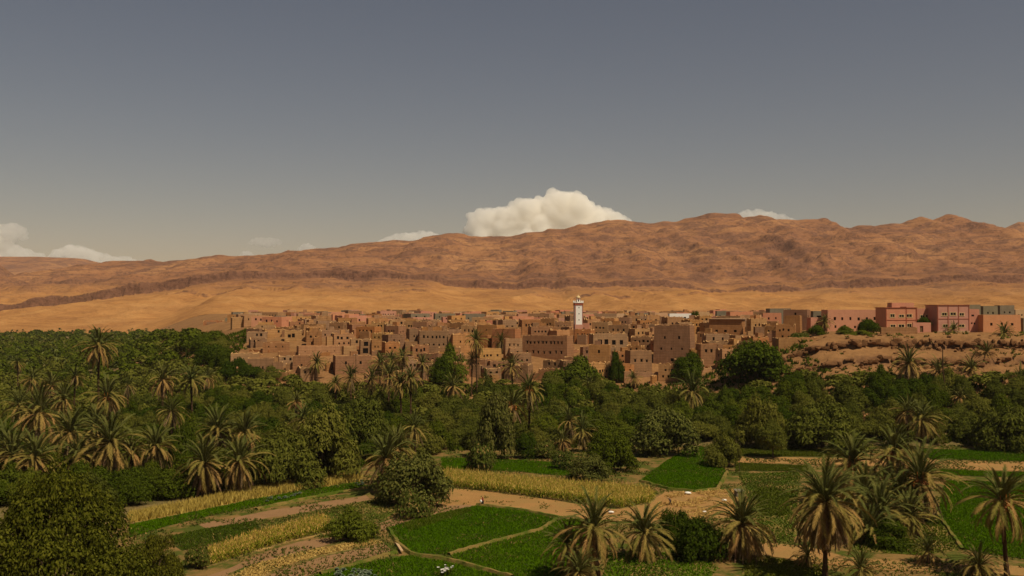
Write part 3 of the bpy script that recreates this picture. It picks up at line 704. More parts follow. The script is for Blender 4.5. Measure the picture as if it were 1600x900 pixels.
def place(name, x0, x1, ytop, d, rot, mat, label, cat='house', wins=None, ratio=1.0, group=None, **kw):
    """house that spans photo columns x0..x1 with its top at row ytop, d metres away"""
    r = R(rot); W = (x1 - x0) * d / F
    w = W / (abs(math.cos(r)) + ratio * abs(math.sin(r))); l = ratio * w
    y = d + (w * abs(math.sin(r)) + l * abs(math.cos(r))) / 2
    px = (x0 + x1) / 2; x = (px - 800) / F * d * (1 + (y - d) / d)
    zt = z_row(ytop, d); zb = min(gz(x, y), gz(x, d))
    h = max(2.6, zt - zb)
    ws = wins(w, l, h) if wins else None
    o = building(name, x, y, zb, w, l, h, r, mat, ws, **kw); FOOT.append((x, y, max(w, l) * .62))
    if label: tag(o, label, cat, group)
    return o
def W(front=(), left=(), right=()):
    """rows: (count, height fraction, width, height, kind)"""
    def f(w, l, h):
        out = {}
        for k, L, rows in (('F', w, front), ('L', l, left), ('R', l, right)):
            a = []
            for (n, vf, ww, hh, kd) in rows:
                a += row_wins(L, n, max(0.1, h * vf), ww, min(hh, h * .8), kd)
            # drop overlaps
            b = []
            for q in a:
                if q[3] > h - .5: continue
                if all(q[1] < p[0] - .2 or q[0] > p[1] + .2 or q[3] < p[2] - .2 or q[2] > p[3] + .2 for p in b): b.append(q)
            out[k] = b
        return out
    return f
G_OLD = 'mud houses of the old village'
# -- named houses of the old village, front to back
place('mud_house', 385, 432, 560, 405, 12, 'mud', 'low brown mud house with small slits at left tip of village', wins=W([(4, .35, .5, 1.1, 'w')]), ratio=.8, group=G_OLD)
place('mud_house', 360, 408, 552, 418, 10, 'mud_pale', 'lowest terraced mud house at far left of village', wins=W([(2, .4, .7, .7, 'w'), (1, .1, 1.2, 1.6, 'o')]), ratio=.8, group=G_OLD, jag=.35)
place('mud_house', 518, 583, 556, 404, 17, 'mud', 'front mud house with dark left wall and two windows above palms', wins=W([(2, .55, .8, 1.1, 'w'), (1, .1, 1.6, 1.5, 'o')]), ratio=.6, group=G_OLD)
place('mud_house', 457, 487, 556, 408, 8, 'mud', 'plain low mud house right of village tip', wins=W([(1, .4, .7, .8, 'w')]), ratio=.9, group=G_OLD)
place('mud_wall_house', 463, 533, 541, 424, 20, 'mud_pale', 'long low roofless mud enclosure with lit front', 'house', W([(5, .5, .35, .5, 'w')]), ratio=.35, group=G_OLD, jag=.2)
place('mud_house', 533, 559, 541, 420, 20, 'mud_pale', 'small pale mud house right of long enclosure', wins=W([(1, .5, .6, .8, 'w')]), ratio=.8, group=G_OLD)
place('mud_house', 409, 455, 535, 432, 12, 'mud', 'terraced mud house with flat pale roof over village tip', wins=W([(3, .5, .5, .7, 'w')]), ratio=.7, group=G_OLD, jag=.25)
place('ruined_house', 560, 582, 530, 428, 15, 'mud', 'crumbling mud ruin with stacked dark openings', 'ruin', W([(1, .15, 2.2, 2.0, 'o'), (1, .6, 2.0, 1.8, 'o')]), ratio=1, group=G_OLD, ruin=1.2)
place('mud_house', 577, 598, 531, 428, 18, 'mud', 'narrow mud house between ruin and two-faced block', wins=W([(2, .5, .5, .7, 'w')]), group=G_OLD)
place('mud_house', 596, 634, 523, 432, 32, 'mud', 'tall mud block with dark left wall right of ruin', wins=W([(2, .6, .6, .9, 'w')], [(2, .35, .4, .5, 'w')]), ratio=.8, group=G_OLD)
place('mud_tower', 476, 498, 512, 452, 38, 'mud', 'broken mud tower with dark left face and one window', 'tower', W([(1, .5, .6, .8, 'w')], [(1, .6, .8, .9, 'w')]), group=G_OLD, taper=.05, jag=.3)
place('mud_house', 497, 548, 516, 455, 10, 'mud_pale', 'pale mud house with row of four small windows', wins=W([(4, .55, .7, .9, 'w')]), ratio=.6, group=G_OLD, jag=.3)
place('ruined_house', 444, 473, 515, 456, 10, 'mud_pale', 'roofless ruin with three dark openings left of broken tower', 'ruin', W([(3, .35, 1.2, 1.7, 'o')]), ratio=.7, group=G_OLD, ruin=.7)
place('mud_tower', 569, 592, 507, 470, 14, 'mud', 'square mud tower rising above the left part of village', 'tower', W([(1, .7, .6, .8, 'w')]), group=G_OLD, taper=.03)
place('mud_house', 544, 570, 507, 474, 25, 'mud_dark', 'brown house joined to square tower', wins=W([(2, .55, .6, .8, 'w')]), group=G_OLD)
place('mud_house', 652, 703, 517, 432, 8, 'mud', 'wide mud house with two rows of small dark windows', wins=W([(6, .66, .7, 1.1, 'w'), (5, .32, .7, .9, 'w')]), ratio=.7, group=G_OLD)
place('mud_house', 634, 654, 514, 440, 26, 'mud', 'narrow mud house left of wide windowed house', wins=W([(1, .6, .6, .9, 'w')]), group=G_OLD)
place('mud_house', 703, 745, 522, 428, 10, 'mud_pale', 'patched mud house right of wide windowed house', wins=W([(2, .6, .7, .8, 'w')]), ratio=.8, group=G_OLD, jag=.5)
place('mud_house', 744, 790, 508, 440, -26, 'mud_dark', 'large dark plain house behind two tall palms', wins=W([(1, .75, .5, .7, 'w')]), ratio=.8, group=G_OLD)
place('mud_house', 768, 815, 514, 432, -24, 'mud_dark', 'dark windowless block behind small palm crown', ratio=.6, group=G_OLD)
place('mud_house', 786, 817, 529, 416, 10, 'mud_pale', 'lit mud house with three rows of windows in front of dark block', wins=W([(3, .72, .6, .9, 'l'), (3, .42, .7, 1.1, 'l'), (2, .12, .6, .9, 'l')]), ratio=.7, group=G_OLD)
place('mud_house', 815, 897, 525, 420, -26, 'mud_dark', 'widest dark mud facade with two long rows of windows', wins=W([(10, .68, .75, 1.1, 'l'), (7, .3, .75, 1.1, 'l')]), ratio=.35, group=G_OLD)
place('mud_house', 918, 956, 539, 408, -10, 'mud', 'mud house with two windows one above another in front row', wins=W([(1, .7, .8, 1.2, 'w'), (1, .3, .8, .9, 'w')]), ratio=.8, group=G_OLD)
place('ruined_house', 920, 980, 521, 430, 8, 'mud_pale', 'half ruined house with four big dark openings', 'ruin', W([(4, .45, 1.7, 1.9, 'o')]), ratio=.6, group=G_OLD, ruin=.5)
place('mud_house', 976, 1018, 548, 403, 14, 'mud', 'front mud house with three square windows in a row', wins=W([(3, .55, .95, 1.0, 'l'), (2, .12, .7, .7, 'w')]), ratio=.7, group=G_OLD)
place('kasbah', 1019, 1088, 508, 412, -24, 'mud', 'tall kasbah with dark left face and bright right corner', 'kasbah', W([(2, .66, .9, 1.1, 'w'), (3, .4, .8, 1.0, 'w'), (1, .12, 1.4, 1.2, 'o')], (), [(1, .6, .4, .6, 'w'), (1, .3, .4, .5, 'w')]), ratio=.55, group=G_OLD, taper=.03, jag=.35)
place('mud_house', 1088, 1128, 538, 404, 6, 'mud', 'front mud house with three dark windows beside big round tree', wins=W([(3, .62, .95, 1.2, 'l')]), ratio=.8, group=G_OLD)
place('mud_house', 1126, 1152, 540, 406, -8, 'mud', 'mud wing right of three-window front house', wins=W([(1, .6, .5, 1.6, 'w')]), group=G_OLD)
place('flat_roofed_hall', 1106, 1166, 499, 452, -22, 'mud', 'boxy hall with thin overhanging pale roof slab', 'house', W([(3, .25, 1.2, 1.2, 'w')], (), [(2, .3, .8, 1.0, 'w')]), ratio=.6, jag=.02)
place('ruined_house', 1098, 1138, 521, 428, 6, 'mud_pale', 'low ruin with two dark windows in front of flat-roofed hall', 'ruin', W([(2, .5, .9, 1.3, 'o')]), ratio=.6, ruin=.45)
place('mud_house', 1164, 1219, 502, 458, -20, 'mud', 'brown house right of flat-roofed hall', wins=W([(3, .45, .7, .9, 'w')], (), [(3, .6, .4, .6, 'w'), (3, .3, .4, .6, 'w')]), ratio=.55, group=G_OLD)
place('mud_house', 1140, 1205, 526, 425, 8, 'mud_pale', 'low pale house above big round tree', wins=W([(2, .4, .9, 1.1, 'w')]), ratio=.5, group=G_OLD, jag=.3)
place('ruined_house', 1208, 1250, 546, 392, 4, 'mud', 'low shed with two wide dark bays at right end of village', 'ruin', W([(2, .3, 3.2, 2.0, 'o')]), ratio=.5, jag=.25)
place('mud_wall_house', 1212, 1276, 556, 384, 6, 'mud', 'low mud wall in front of shed with dark bays', 'wall', None, ratio=.22, jag=.3)
place('brown_house', 1222, 1268, 484, 440, -28, 'mud_dark', 'brown brick-like block left of pink school', 'house', W([(1, .75, .9, 1.2, 'w')], (), [(1, .6, .6, .8, 'w')]), ratio=.7)
place('brown_house', 1224, 1254, 493, 425, -26, 'mud', 'smaller block in front of brown brick-like block', 'house', None, ratio=.7)
# -- pink school and neighbours on the terrace
place('pink_house', 1262, 1292, 496, 425, 5, 'pink', 'low pink house left of long pink wing', 'house', W([(2, .5, .9, 1, 'w')]), ratio=.6, jag=.03)
place('grey_house', 1268, 1290, 486, 438, 0, 'greygreen', 'grey balcony house above low pink house', 'house', W([(1, .55, 2.8, 1.4, 'o'), (1, .25, 2.8, 1.2, 'o')]), ratio=.7, jag=.05)
place('long_pink_wing', 1286, 1374, 484, 418, 2, 'pink', 'long pink wing with six small windows', 'building', W([(6, .52, .9, 1.2, 'w'), (5, .16, .9, 1.1, 'w')]), ratio=.35, jag=.02)
S1 = place('pink_school', 1374, 1425, 481, 402, 3, 'pink', 'pink school block with cream framed windows and roof terrace', 'school', W([(3, .62, 2.0, 1.25, 'w'), (3, .2, 2.0, 1.25, 'w')]), ratio=.8, jag=.01, framed=True, taper=0)
S2 = place('pink_school', 1426, 1453, 482, 410, 3, 'rose', 'recessed middle section of pink school with door', 'school', W([(2, .6, 1.5, 1.1, 'w')]), ratio=1, jag=.01, framed=True, taper=0)
S3 = place('pink_school', 1453, 1506, 477, 402, 3, 'pink', 'right pink school block with six cream framed windows', 'school', W([(3, .62, 2.0, 1.25, 'w'), (3, .2, 2.0, 1.25, 'w')]), ratio=.8, jag=.01, framed=True, taper=0)
place('pink_house', 1506, 1528, 483, 404, -6, 'pink', 'plain pink block right of the school', 'house', W([(1, .7, 1.2, .8, 'w'), (2, .35, .7, .7, 'w')]), ratio=1, jag=.02)
place('orange_house', 1528, 1590, 492, 400, 3, 'orange', 'long low orange building with three small windows and gate', 'building', W([(3, .4, .9, 1.0, 'w'), (1, .02, 2.2, 2.2, 'd')]), ratio=.4, jag=.03)
place('grey_house', 1590, 1640, 497, 402, 3, 'greygreen', 'low grey wall house at right picture edge', 'house', None, ratio=.5, jag=.03)
for k, (a, b, t) in enumerate([(1508, 1530, 476), (1530, 1556, 478), (1556, 1582, 477), (1582, 1600, 484)]):
    place('grey_house', a, b, t, 520 + 8 * k, 5, 'greygreen' if k < 3 else 'ochre', ['grey house behind plain pink block', 'grey green house behind long orange building', 'dark house with flat roof behind orange building', 'pale house behind right end of orange building'][k], 'house', W([(2, .6, .9, 1, 'w')]), ratio=.7, jag=.05)
place('entrance_wall', 1425, 1454, 504, 401, 3, 'pink', 'low pink entrance wall between the two school blocks', 'wall', W([(1, .02, 1.4, 2.2, 'd')]), ratio=.09, jag=.02, taper=0)
place('roof_pavilion', 1388, 1426, 473, 412, 3, 'pink', 'pink rooftop room on left school block', 'rooftop room', W([(1, .8, 2.6, .9, 'o')]), ratio=.5, jag=.05)
place('low_wall', 1375, 1433, 523, 388, 3, 'mud', 'low brown wall on terrace below the school', 'wall', None, ratio=.08, jag=.15)
# -- white arcade, green house
AR = place('white_arcade', 1044, 1082, 490, 560, 2, 'white', 'white arcade building with dark blue arches', 'building', W([(5, .35, 1.3, 2.2, 'o')]), ratio=.4, jag=.03)
place('white_arcade', 1086, 1108, 487, 555, 2, 'ochre', 'cream arcade house with white columns right of green tree', 'building', W([(4, .35, 1.0, 2.2, 'o')]), ratio=.5, jag=.03)
place('grey_house', 1118, 1140, 486, 585, 2, 'greygreen', 'blue-grey gate house behind flat-roofed hall', 'house', W([(3, .4, .7, 2, 'o')]), ratio=.5, jag=.05)
place('pink_house', 1136, 1175, 487, 545, 4, 'rose', 'rose house behind flat-roofed hall', 'house', W([(2, .6, .8, .9, 'w')]), ratio=.6, jag=.1)
place('grey_house', 1198, 1234, 482, 560, 4, 'greygreen', 'green-grey house on skyline left of brown block', 'house', W([(2, .6, .8, .9, 'w')]), ratio=.6, jag=.04)
place('pink_house', 1190, 1222, 489, 500, -12, 'pink', 'pink house with white parapet knobs left of brown block', 'house', W([(2, .55, .8, 1, 'w')]), ratio=.7, jag=.04)
# -- rose houses round the minaret
for k, (a, b, t, d, m, lab) in enumerate([
        (816, 868, 499, 520, 'rose', 'wide rose house with flat roof left of minaret'), (866, 894, 497, 505, 'pink', 'dark pink house touching left side of minaret'),
        (760, 818, 501, 515, 'rose', 'long rose house with dark eaves line left of minaret'), (700, 748, 505, 500, 'rose', 'salmon pink house behind wide windowed house'),
        (895, 922, 505, 470, 'pink', 'pink mosque hall at foot of minaret'), (922, 946, 496, 520, 'rose', 'rose house just right of minaret'),
        (946, 962, 495, 530, 'ochre', 'narrow ochre house second right of minaret'), (960, 976, 496, 528, 'mud_dark', 'dark brown house third right of minaret'),
        (972, 996, 495, 535, 'rose', 'rose house with pale corner fourth right of minaret'), (997, 1016, 496, 530, 'mud', 'brown house fifth right of minaret'),
        (1014, 1032, 493, 540, 'mud_dark', 'dark house left of ochre house by white arcade'), (1030, 1046, 494, 535, 'ochre', 'ochre house left of white arcade'),
        (820, 850, 490, 640, 'ochre', 'pale house on skyline left of minaret'), (850, 864, 489, 650, 'rose', 'small pink house on skyline left of minaret')]):
    place('mud_house' if m.startswith('mud') else 'plastered_house', a, b, t, d, 8 if k % 2 else -8, m, lab, 'house', W([(2 + k % 2, .55, .8, 1.0, 'w')]), ratio=.6, jag=.06)
# ruined knoll at left skyline
for k, (a, b, t, d) in enumerate([(372, 392, 490, 760), (352, 378, 503, 740), (318, 350, 503, 745), (386, 400, 500, 742), (360, 396, 508, 725)]):
    place('ruined_house', a, b, t, d, 10, 'mud_dark' if k % 2 == 0 else 'greygreen', ['grey ruined tower on knoll at left skyline', 'dark ruin below grey tower on left knoll', 'low ruin left of grey tower on knoll', 'ruin right of grey tower on left knoll', 'broken wall at foot of left knoll'][k], 'ruin', W([(2, .4, 1.5, 1.5, 'o')]), ratio=.6, ruin=1.0, below=8)

# -- broken courtyard walls on the lower terraces
rs = random.Random(77)
for i in range(46):
    y = rs.uniform(397, 436); x = rs.uniform(-128, 92)
    if x < interp(y, XB) + 3: continue
    o = building('courtyard_ruin', x, y, gz(x, y), rs.uniform(5, 12), .9, rs.uniform(1.2, 2.6), R(rs.choice([5, 10, 15, -20, 60, 70]) + rs.uniform(-6, 6)), rs.choice(['mud', 'mud_pale', 'mud_dark']), None, ruin=.5, taper=.01)
    pend(o, 'broken low mud courtyard wall among lower village houses', 'wall', 'courtyard walls')
# -- minaret
def minaret():
    d = 462; x = (903.5 - 800) / F * d; zb = gz(x, d); top = z_row(460.5, d); px = d / F
    root = link('minaret', None, None, (x, d, zb), (0, 0, R(7)))
    tag(root, 'white minaret with red corners, red band and small domed lantern', 'minaret')
    z1 = z_row(474, d) - zb; w = 13.6 * px * .93; z0 = z_row(507, d) - zb
    mb = MB(); mb.box((0, 0, (z0 - 3) / 2), (w * 1.02, w * 1.02, z0 + 3)); link('base', mb.mesh('base', [M['pink']]), root)
    mb = MB(); mb.box((0, 0, (z0 + z1) / 2), (w * .96, w * .96, z1 - z0)); link('shaft', mb.mesh('shaft', [M['white']]), root)
    for sx in (-1, 1):
        for sy in (-1, 1):
            mb = MB(); mb.box((sx * w * .455, sy * w * .455, (z0 + z1) / 2), (w * .09, w * .09, z1 - z0 - .01)); link('corner_pilaster', mb.mesh('corner_pilaster', [M['brickred']]), root)
    mb = MB(); mb.box((0, 0, z1 - .35), (w * 1.04, w * 1.04, 1.05)); b = link('band', mb.mesh('band', [M['brickred']]), root)
    mb = MB(); mb.box((0, 0, z1 + .32), (w * 1.12, w * 1.12, .22)); link('cornice', mb.mesh('cornice', [M['white']]), root)
    for sx in (-1, -.33, .33, 1):
        for sy in (-1, -.33, .33, 1):
            if abs(sx) < 1 and abs(sy) < 1: continue
            mb = MB(); q = .42 if abs(sx) == 1 and abs(sy) == 1 else .26
            mb.box((sx * w * .5, sy * w * .5, z1 + .43 + q), (q, q, q * 2)); link('merlon', mb.mesh('merlon', [M['white']]), root)
    zl = z1 + .43; hl = 1.9
    mb = MB(); mb.box((0, 0, zl + hl / 2), (w * .42, w * .42, hl)); lan = link('lantern', mb.mesh('lantern', [M['white']]), root)
    mb = MB(); mb.box((0, 0, zl + hl - .3), (w * .46, w * .46, .35)); link('lantern_band', mb.mesh('lantern_band', [M['brickred']]), lan)
    for sx, sy in ((0, -1), (1, 0), (0, 1), (-1, 0)):
        link('lantern_opening', PANE, lan, (sx * w * .205, sy * w * .205, zl + .8), (0, 0, 0), (.5 if sx == 0 else .1, .5 if sy == 0 else .1, .9))
    mb = MB(); prof = [(w * .26, 0), (w * .27, .25), (w * .25, .6), (w * .18, .95), (w * .08, 1.2), (.05, 1.3), (.05, 1.9)]
    mb.tube([(0, 0, zl + hl + a[1]) for a in prof], [a[0] for a in prof], 12); link('dome', mb.mesh('dome', [M['cream']], True), root)
    for k in range(3):
        zz = z0 + (z1 - z0) * (.22 + .29 * k)
        for sx, sy in ((0, -1), (1, 0)):
            link('window', PANE, root, (sx * w * .48, sy * w * .48, zz), (0, 0, 0), (.34 if sx == 0 else .06, .34 if sy == 0 else .06, .6))
minaret()
# thin roof slab of the flat-roofed hall
o = bpy.data.objects['flat_roofed_hall']; bb = [c for c in o.children if c.name.startswith('wall')][0]
xs_ = [v.co.x for v in bb.data.vertices]; ys_ = [v.co.y for v in bb.data.vertices]; zs_ = max(v.co.z for v in bb.data.vertices)
mb = MB(); mb.box((0, 0, zs_ + .12), (max(xs_) * 2 + 1.0, max(ys_) * 2 + 1.0, .22)); link('roof_slab', mb.mesh('roof_slab', [M['ochre']]), o)
# school trims: cornices, plinth, string course, pilasters
for S in (S1, S3):
    wv = [c for c in S.children if c.name.startswith('wall')][0].data.vertices
    X, Yh, Z = max(v.co.x for v in wv), max(v.co.y for v in wv), max(v.co.z for v in wv)
    mb = MB(); mb.box((0, 0, Z + .05), (2 * X + .5, 2 * Yh + .5, .22)); link('cornice', mb.mesh('cornice', [M['brickred']]), S)
    mb = MB(); mb.box((0, -Yh - .06, Z * .5), (2 * X + .1, .1, .22)); link('string_course', mb.mesh('string_course', [M['brickred']]), S)
    mb = MB(); mb.box((0, -Yh - .08, .35), (2 * X + .1, .14, .7)); link('plinth', mb.mesh('plinth', [M['ochre']]), S)
    for q in (-.98, .33, .98) if S is S1 else (-.98, -.33, .33, .98):
        mb = MB(); mb.box((X * q, -Yh - .07, Z * .5 + .3), (.28, .12, Z - .7)); link('pilaster', mb.mesh('pilaster', [M['brickred']]), S)

# -- the rest of the village, row behind row
def poisson(cands, rad, taken):
    out = []; cell = {}
    for p in cands:
        r = rad(p)
        ok = all((p[0] - q[0]) ** 2 + (p[1] - q[1]) ** 2 > (r * .5 + q[2]) ** 2 for q in taken)
        if ok:
            k = (int(p[0] // 30), int(p[1] // 30))
            for i in (-1, 0, 1):
                for j in (-1, 0, 1):
                    for q in cell.get((k[0] + i, k[1] + j), ()):
                        if (p[0] - q[0]) ** 2 + (p[1] - q[1]) ** 2 < r * r: ok = False; break
        if ok: out.append(p); cell.setdefault(k, []).append(p)
    return out
rs = random.Random(21)
cand = []
for _ in range(5000):
    y = 398 + 122 * rs.random() ** 1.15; x = rs.uniform(-135, 118); xb = interp(y, XB)
    if x < xb + 5: continue
    px, _r = to_px(x, y, 20)
    if px > 1235 and y < 470: continue
    cand.append((x, y))
P1 = poisson(cand, lambda p: 8.6 if p[1] < 440 else 10.0, FOOT)
cand = []
for _ in range(6000):
    y = rs.uniform(520, 1150); x = rs.uniform(-330, 260); xb = interp(y, XB); px, _r = to_px(x, y, 30)
    if x < xb + 6 or px > 1215 or px < 335: continue
    if y > 800 and rs.random() < 0.5: continue
    cand.append((x, y))
P2 = poisson(cand, lambda p: 17 + (p[1] - 520) * .028, FOOT)
def wordpos(px):
    for a, b, s in ((0, 470, 'at left end'), (470, 600, 'in left part'), (600, 760, 'left of tall palms'), (760, 900, 'left of minaret'), (900, 1040, 'right of minaret'), (1040, 1180, 'right of kasbah'), (1180, 1700, 'near right end')):
        if px < b: return s
for (x, y) in P1 + P2:
    far = y >= 520; w = rs.uniform(6.2, 10.0) * (1.4 if far else 1); l = w * rs.uniform(.6, 1.0); h = rs.uniform(4.2, 7.2) if not far else rs.uniform(4.0, 6.8)
    px, _r = to_px(x, y, 20)
    zb = gz(x, y - l * .4)
    if not far: h = min(h + (gz(x, y) - zb), 8.5)
    if not far and px < 480: h = rs.uniform(2.8, 4.2)
    rt = rs.choice([-24, -18, 8, 14, 20, 28]) + rs.uniform(-5, 5)
    ruin = 0.0 if far or rs.random() > 0.2 else rs.uniform(.5, 1.1)
    if far: mt = rs.choice(['rose', 'ochre', 'mud', 'mud_pale', 'pink', 'mud_pale', 'greygreen', 'rose'])
    else: mt = rs.choice(['mud', 'mud', 'mud_pale', 'mud_pale', 'mud_dark'])
    nw = rs.randint(2, 5)
    rows = [(nw, rs.uniform(.5, .62), rs.uniform(.65, 1.1), rs.uniform(.8, 1.3), 'o' if ruin else 'w')]
    if h > 5.5 and not far: rows.append((rs.randint(1, 3), .18, .7, .9, 'w'))
    side = [(rs.randint(1, 2), .55, .7, .9, 'w')]
    nm = 'ruined_house' if ruin else 'mud_house' if mt.startswith('mud') else 'plastered_house'
    ws = W(rows, side if rt > 0 else (), side if rt < 0 else ())(w, l, h)
    o = building(nm, x, y, zb, w, l, h, R(rt), mt, ws, jag=.1 if far else rs.choice([.15, .3, .5]), ruin=ruin)
    colr = {'mud': 'brown mud', 'mud_dark': 'dark brown mud', 'mud_pale': 'pale mud', 'rose': 'rose plastered', 'ochre': 'ochre plastered', 'pink': 'pink plastered', 'greygreen': 'grey'}[mt]
    band = 'lower rows' if y < 430 else 'middle rows' if y < 470 else 'upper rows' if y < 520 else 'skyline rows' if y < 700 else 'farthest rows'
    pend(o, '%s %s, %s %s of village' % (colr, 'ruin' if ruin else 'house', band, wordpos(px).replace('at ', '').replace('in ', '')), 'ruin' if ruin else 'house', 'houses of the old village' if not far else 'houses on the plateau')

# ------------------------------------------------------------------ bluff stones
def rock_mesh(seed):
    bm = bmesh.new(); bmesh.ops.create_icosphere(bm, subdivisions=2, radius=1.0); r2 = random.Random(seed)
    pl = [(Vector((r2.gauss(0, 1), r2.gauss(0, 1), r2.gauss(0, 1))).normalized(), r2.uniform(.35, .7)) for _ in range(9)] + [(Vector(q), r2.uniform(.45, .62)) for q in ((0, 0, 1), (0, 0, -1), (0, -1, 0), (1, 0, 0), (-1, 0, 0))]
    for v in bm.verts:
        for nrm, dd in pl:
            q = v.co.dot(nrm)
            if q > dd: v.co -= nrm * (q - dd) * .92
        v.co *= r2.uniform(.96, 1.04)
    me = bpy.data.meshes.new('boulder'); bm.to_mesh(me); bm.free(); me.materials.append(M['bluff']); return me
RK = [rock_mesh(i) for i in range(7)]
M['stone'] = m_soil('bluff_stone', (0.11, 0.052, 0.024), (0.26, 0.128, 0.052), s=0.6)
for r_ in RK: r_.materials[0] = M['stone']
rs = random.Random(4); k = 0
while k < 290:
    x = rs.uniform(98, 236); y = rs.uniform(350, 388)
    f = ground(np.full(41, x), np.linspace(350, 390, 41)); dz = np.diff(f)
    if rs.random() < .62:           # along the ledges, where the ground drops
        j = int(np.argmax(dz + np.array([rs.uniform(0, 1.3) for _ in range(40)]))); y = 350 + j + rs.uniform(-1.6, .6); s_ = rs.uniform(.5, 1.5)
    else: s_ = rs.choice([.25, .35, .45, .6, .9])
    link('boulder', RK[k % 7], valley, (x, y, gz(x, y) + s_ * .05), (rs.uniform(-.3, .3), rs.uniform(-.3, .3), rs.uniform(0, 6)), (s_ * rs.uniform(1.2, 2.0), s_, s_ * rs.uniform(.5, .8))); k += 1

x = 96.0
while x < 238:
    for lo_, hi_, pr in ((368, 388, .95), (354, 367, .6)):
        if rs.random() > pr: continue
        yy_ = np.linspace(lo_, hi_, 40); f = ground(np.full(40, x), yy_); j = int(np.argmax(np.diff(f))); hh = f[min(39, j + 3)] - f[max(0, j - 3)]
        if hh < .8: continue
        sx_ = rs.uniform(1.0, 3.4)
        link('ledge_slab', RK[rs.randrange(7)], valley, (x, yy_[j] - .5, f[min(39, j + 4)] - hh * rs.uniform(.15, .65)), (rs.uniform(-.15, .15), rs.uniform(-.1, .1), rs.uniform(-.3, .3)), (sx_, rs.uniform(.8, 1.7), hh * rs.uniform(.22, .5)))
    x += rs.uniform(.6, 1.7)
# ------------------------------------------------------------------ palms
def frond_geo(L, droop, dry, seed, pairs=34, tw=0.0):
    """one feather leaf from the origin along +X; returns V, tris"""
    r2 = np.random.default_rng(seed); n = 12
    t = np.linspace(0, 1, n); ang = -droop * t ** 1.5
    dx = np.cos(ang) * L / (n - 1); dz = np.sin(ang) * L / (n - 1)
    cx = np.concatenate([[0], np.cumsum(dx[:-1])]); cz_ = np.concatenate([[0], np.cumsum(dz[:-1])])
    V = []; T = []
    def add(a, b, c): k = len(V); V.extend([a, b, c]); T.append((k, k + 1, k + 2))
    # rachis: flat keel, connected
    w = np.interp(t, [0, .15, 1], [.11, .06, .012])
    for i in range(n):
        V.extend([(cx[i], -w[i], cz_[i]), (cx[i], w[i], cz_[i]), (cx[i], 0, cz_[i] - w[i] * 1.2)])
    for i in range(n - 1):
        for a, b in ((0, 1), (1, 2), (2, 0)):
            p, q, r_, s = i * 3 + a, i * 3 + b, i * 3 + 3 + a, i * 3 + 3 + b; T.append((p, q, s)); T.append((p, s, r_))
    for k in range(pairs):
        u = .10 + .90 * (k + r2.uniform(-.2, .2)) / pairs; u = min(max(u, .08), .995)
        px = np.interp(u, t, cx); pz = np.interp(u, t, cz_); a = np.interp(u, t, ang)
        ll = (0.46 * math.sin(math.pi * min(1, (u * .92 + .10))) ** .6 + .08) * L / 4.4
        if dry: ll *= r2.uniform(.6, 1.0)
        for s in (-1, 1):
            fw = r2.uniform(.32, .62) + .25 * u; up = (r2.uniform(.05, .45) if not dry else r2.uniform(-.9, -.1))
            d = np.array([math.cos(fw), s * math.sin(fw), up * math.sin(fw)]); d /= np.linalg.norm(d)
            d = np.array([d[0] * math.cos(a) - d[2] * math.sin(a), d[1], d[0] * math.sin(a) + d[2] * math.cos(a)])
            tip = np.array([px, 0, pz]) + d * ll + np.array([0, 0, -(.10 if not dry else .22) * ll])
            ww = .076 * L / 4.4; ax = np.array([math.cos(a), 0, math.sin(a)])
            add(tuple(np.array([px, 0, pz]) - ax * ww), tuple(np.array([px, 0, pz]) + ax * ww), tuple(tip))
    return np.array(V, float), np.array(T, int)
FRK = [('up', .98, False, 'fr_green', 4.3), ('mid', 1.35, False, 'fr_green', 4.8), ('arch', 1.45, False, 'fr_olive', 4.9), ('tan', 1.30, False, 'fr_tan', 4.6), ('hang', .55, True, 'fr_dry', 4.2)]
FG = {}
for k, (nm, dr, dry, mt, L) in enumerate(FRK):
    for v in range(3):
        V_, T_ = frond_geo(L * (1 + .06 * (v - 1)), dr * (1 + .18 * (v - 1)), dry, 50 + k * 7 + v); FG[(nm, v)] = (V_, T_, mesh_np('frond', V_, T_, [M[mt]]), k)
def frond_plan(rs, n, skirt, tan):
    """list of (class, variant, azimuth, pitch, roll, scale)"""
    out = []; gap = rs.uniform(0, 6.28); gw = rs.uniform(.5, 1.0)
    for i in range(n):
        f = (i + .5) / n; az = i * 2.39996 + rs.uniform(-.25, .25)
        el = 88 - 140 * f ** 0.95 + rs.uniform(-10, 10)
        if el < 40 and math.cos(az - gap) > 1 - gw * .5 and rs.random() < .6: continue
        if el > 56: c = 'up'
        elif el > 32: c = 'mid'
        elif el > 14: c = 'arch'
        else: c = 'tan' if rs.random() < tan else 'arch'
        out.append((c, rs.randrange(3), az, el, rs.uniform(-.5, .5), rs.uniform(.74, 1.12)))
    for i in range(skirt):
        out.append(('hang', rs.randrange(3), i * 2.39996 + rs.uniform(-.4, .4), rs.uniform(-82, -42), rs.uniform(-.5, .5), rs.uniform(.75, 1.15)))
    return out
def frond_mat(c, az, el, roll, s):
    off = Matrix.Translation((0.16 * math.cos(az), 0.16 * math.sin(az), 0.25 * math.sin(R(max(el, -40)))))
    return off @ Matrix.Rotation(az, 4, 'Z') @ Matrix.Rotation(-R(el), 4, 'Y') @ Matrix.Rotation(roll, 4, 'X') @ Matrix.Scale(s, 4)
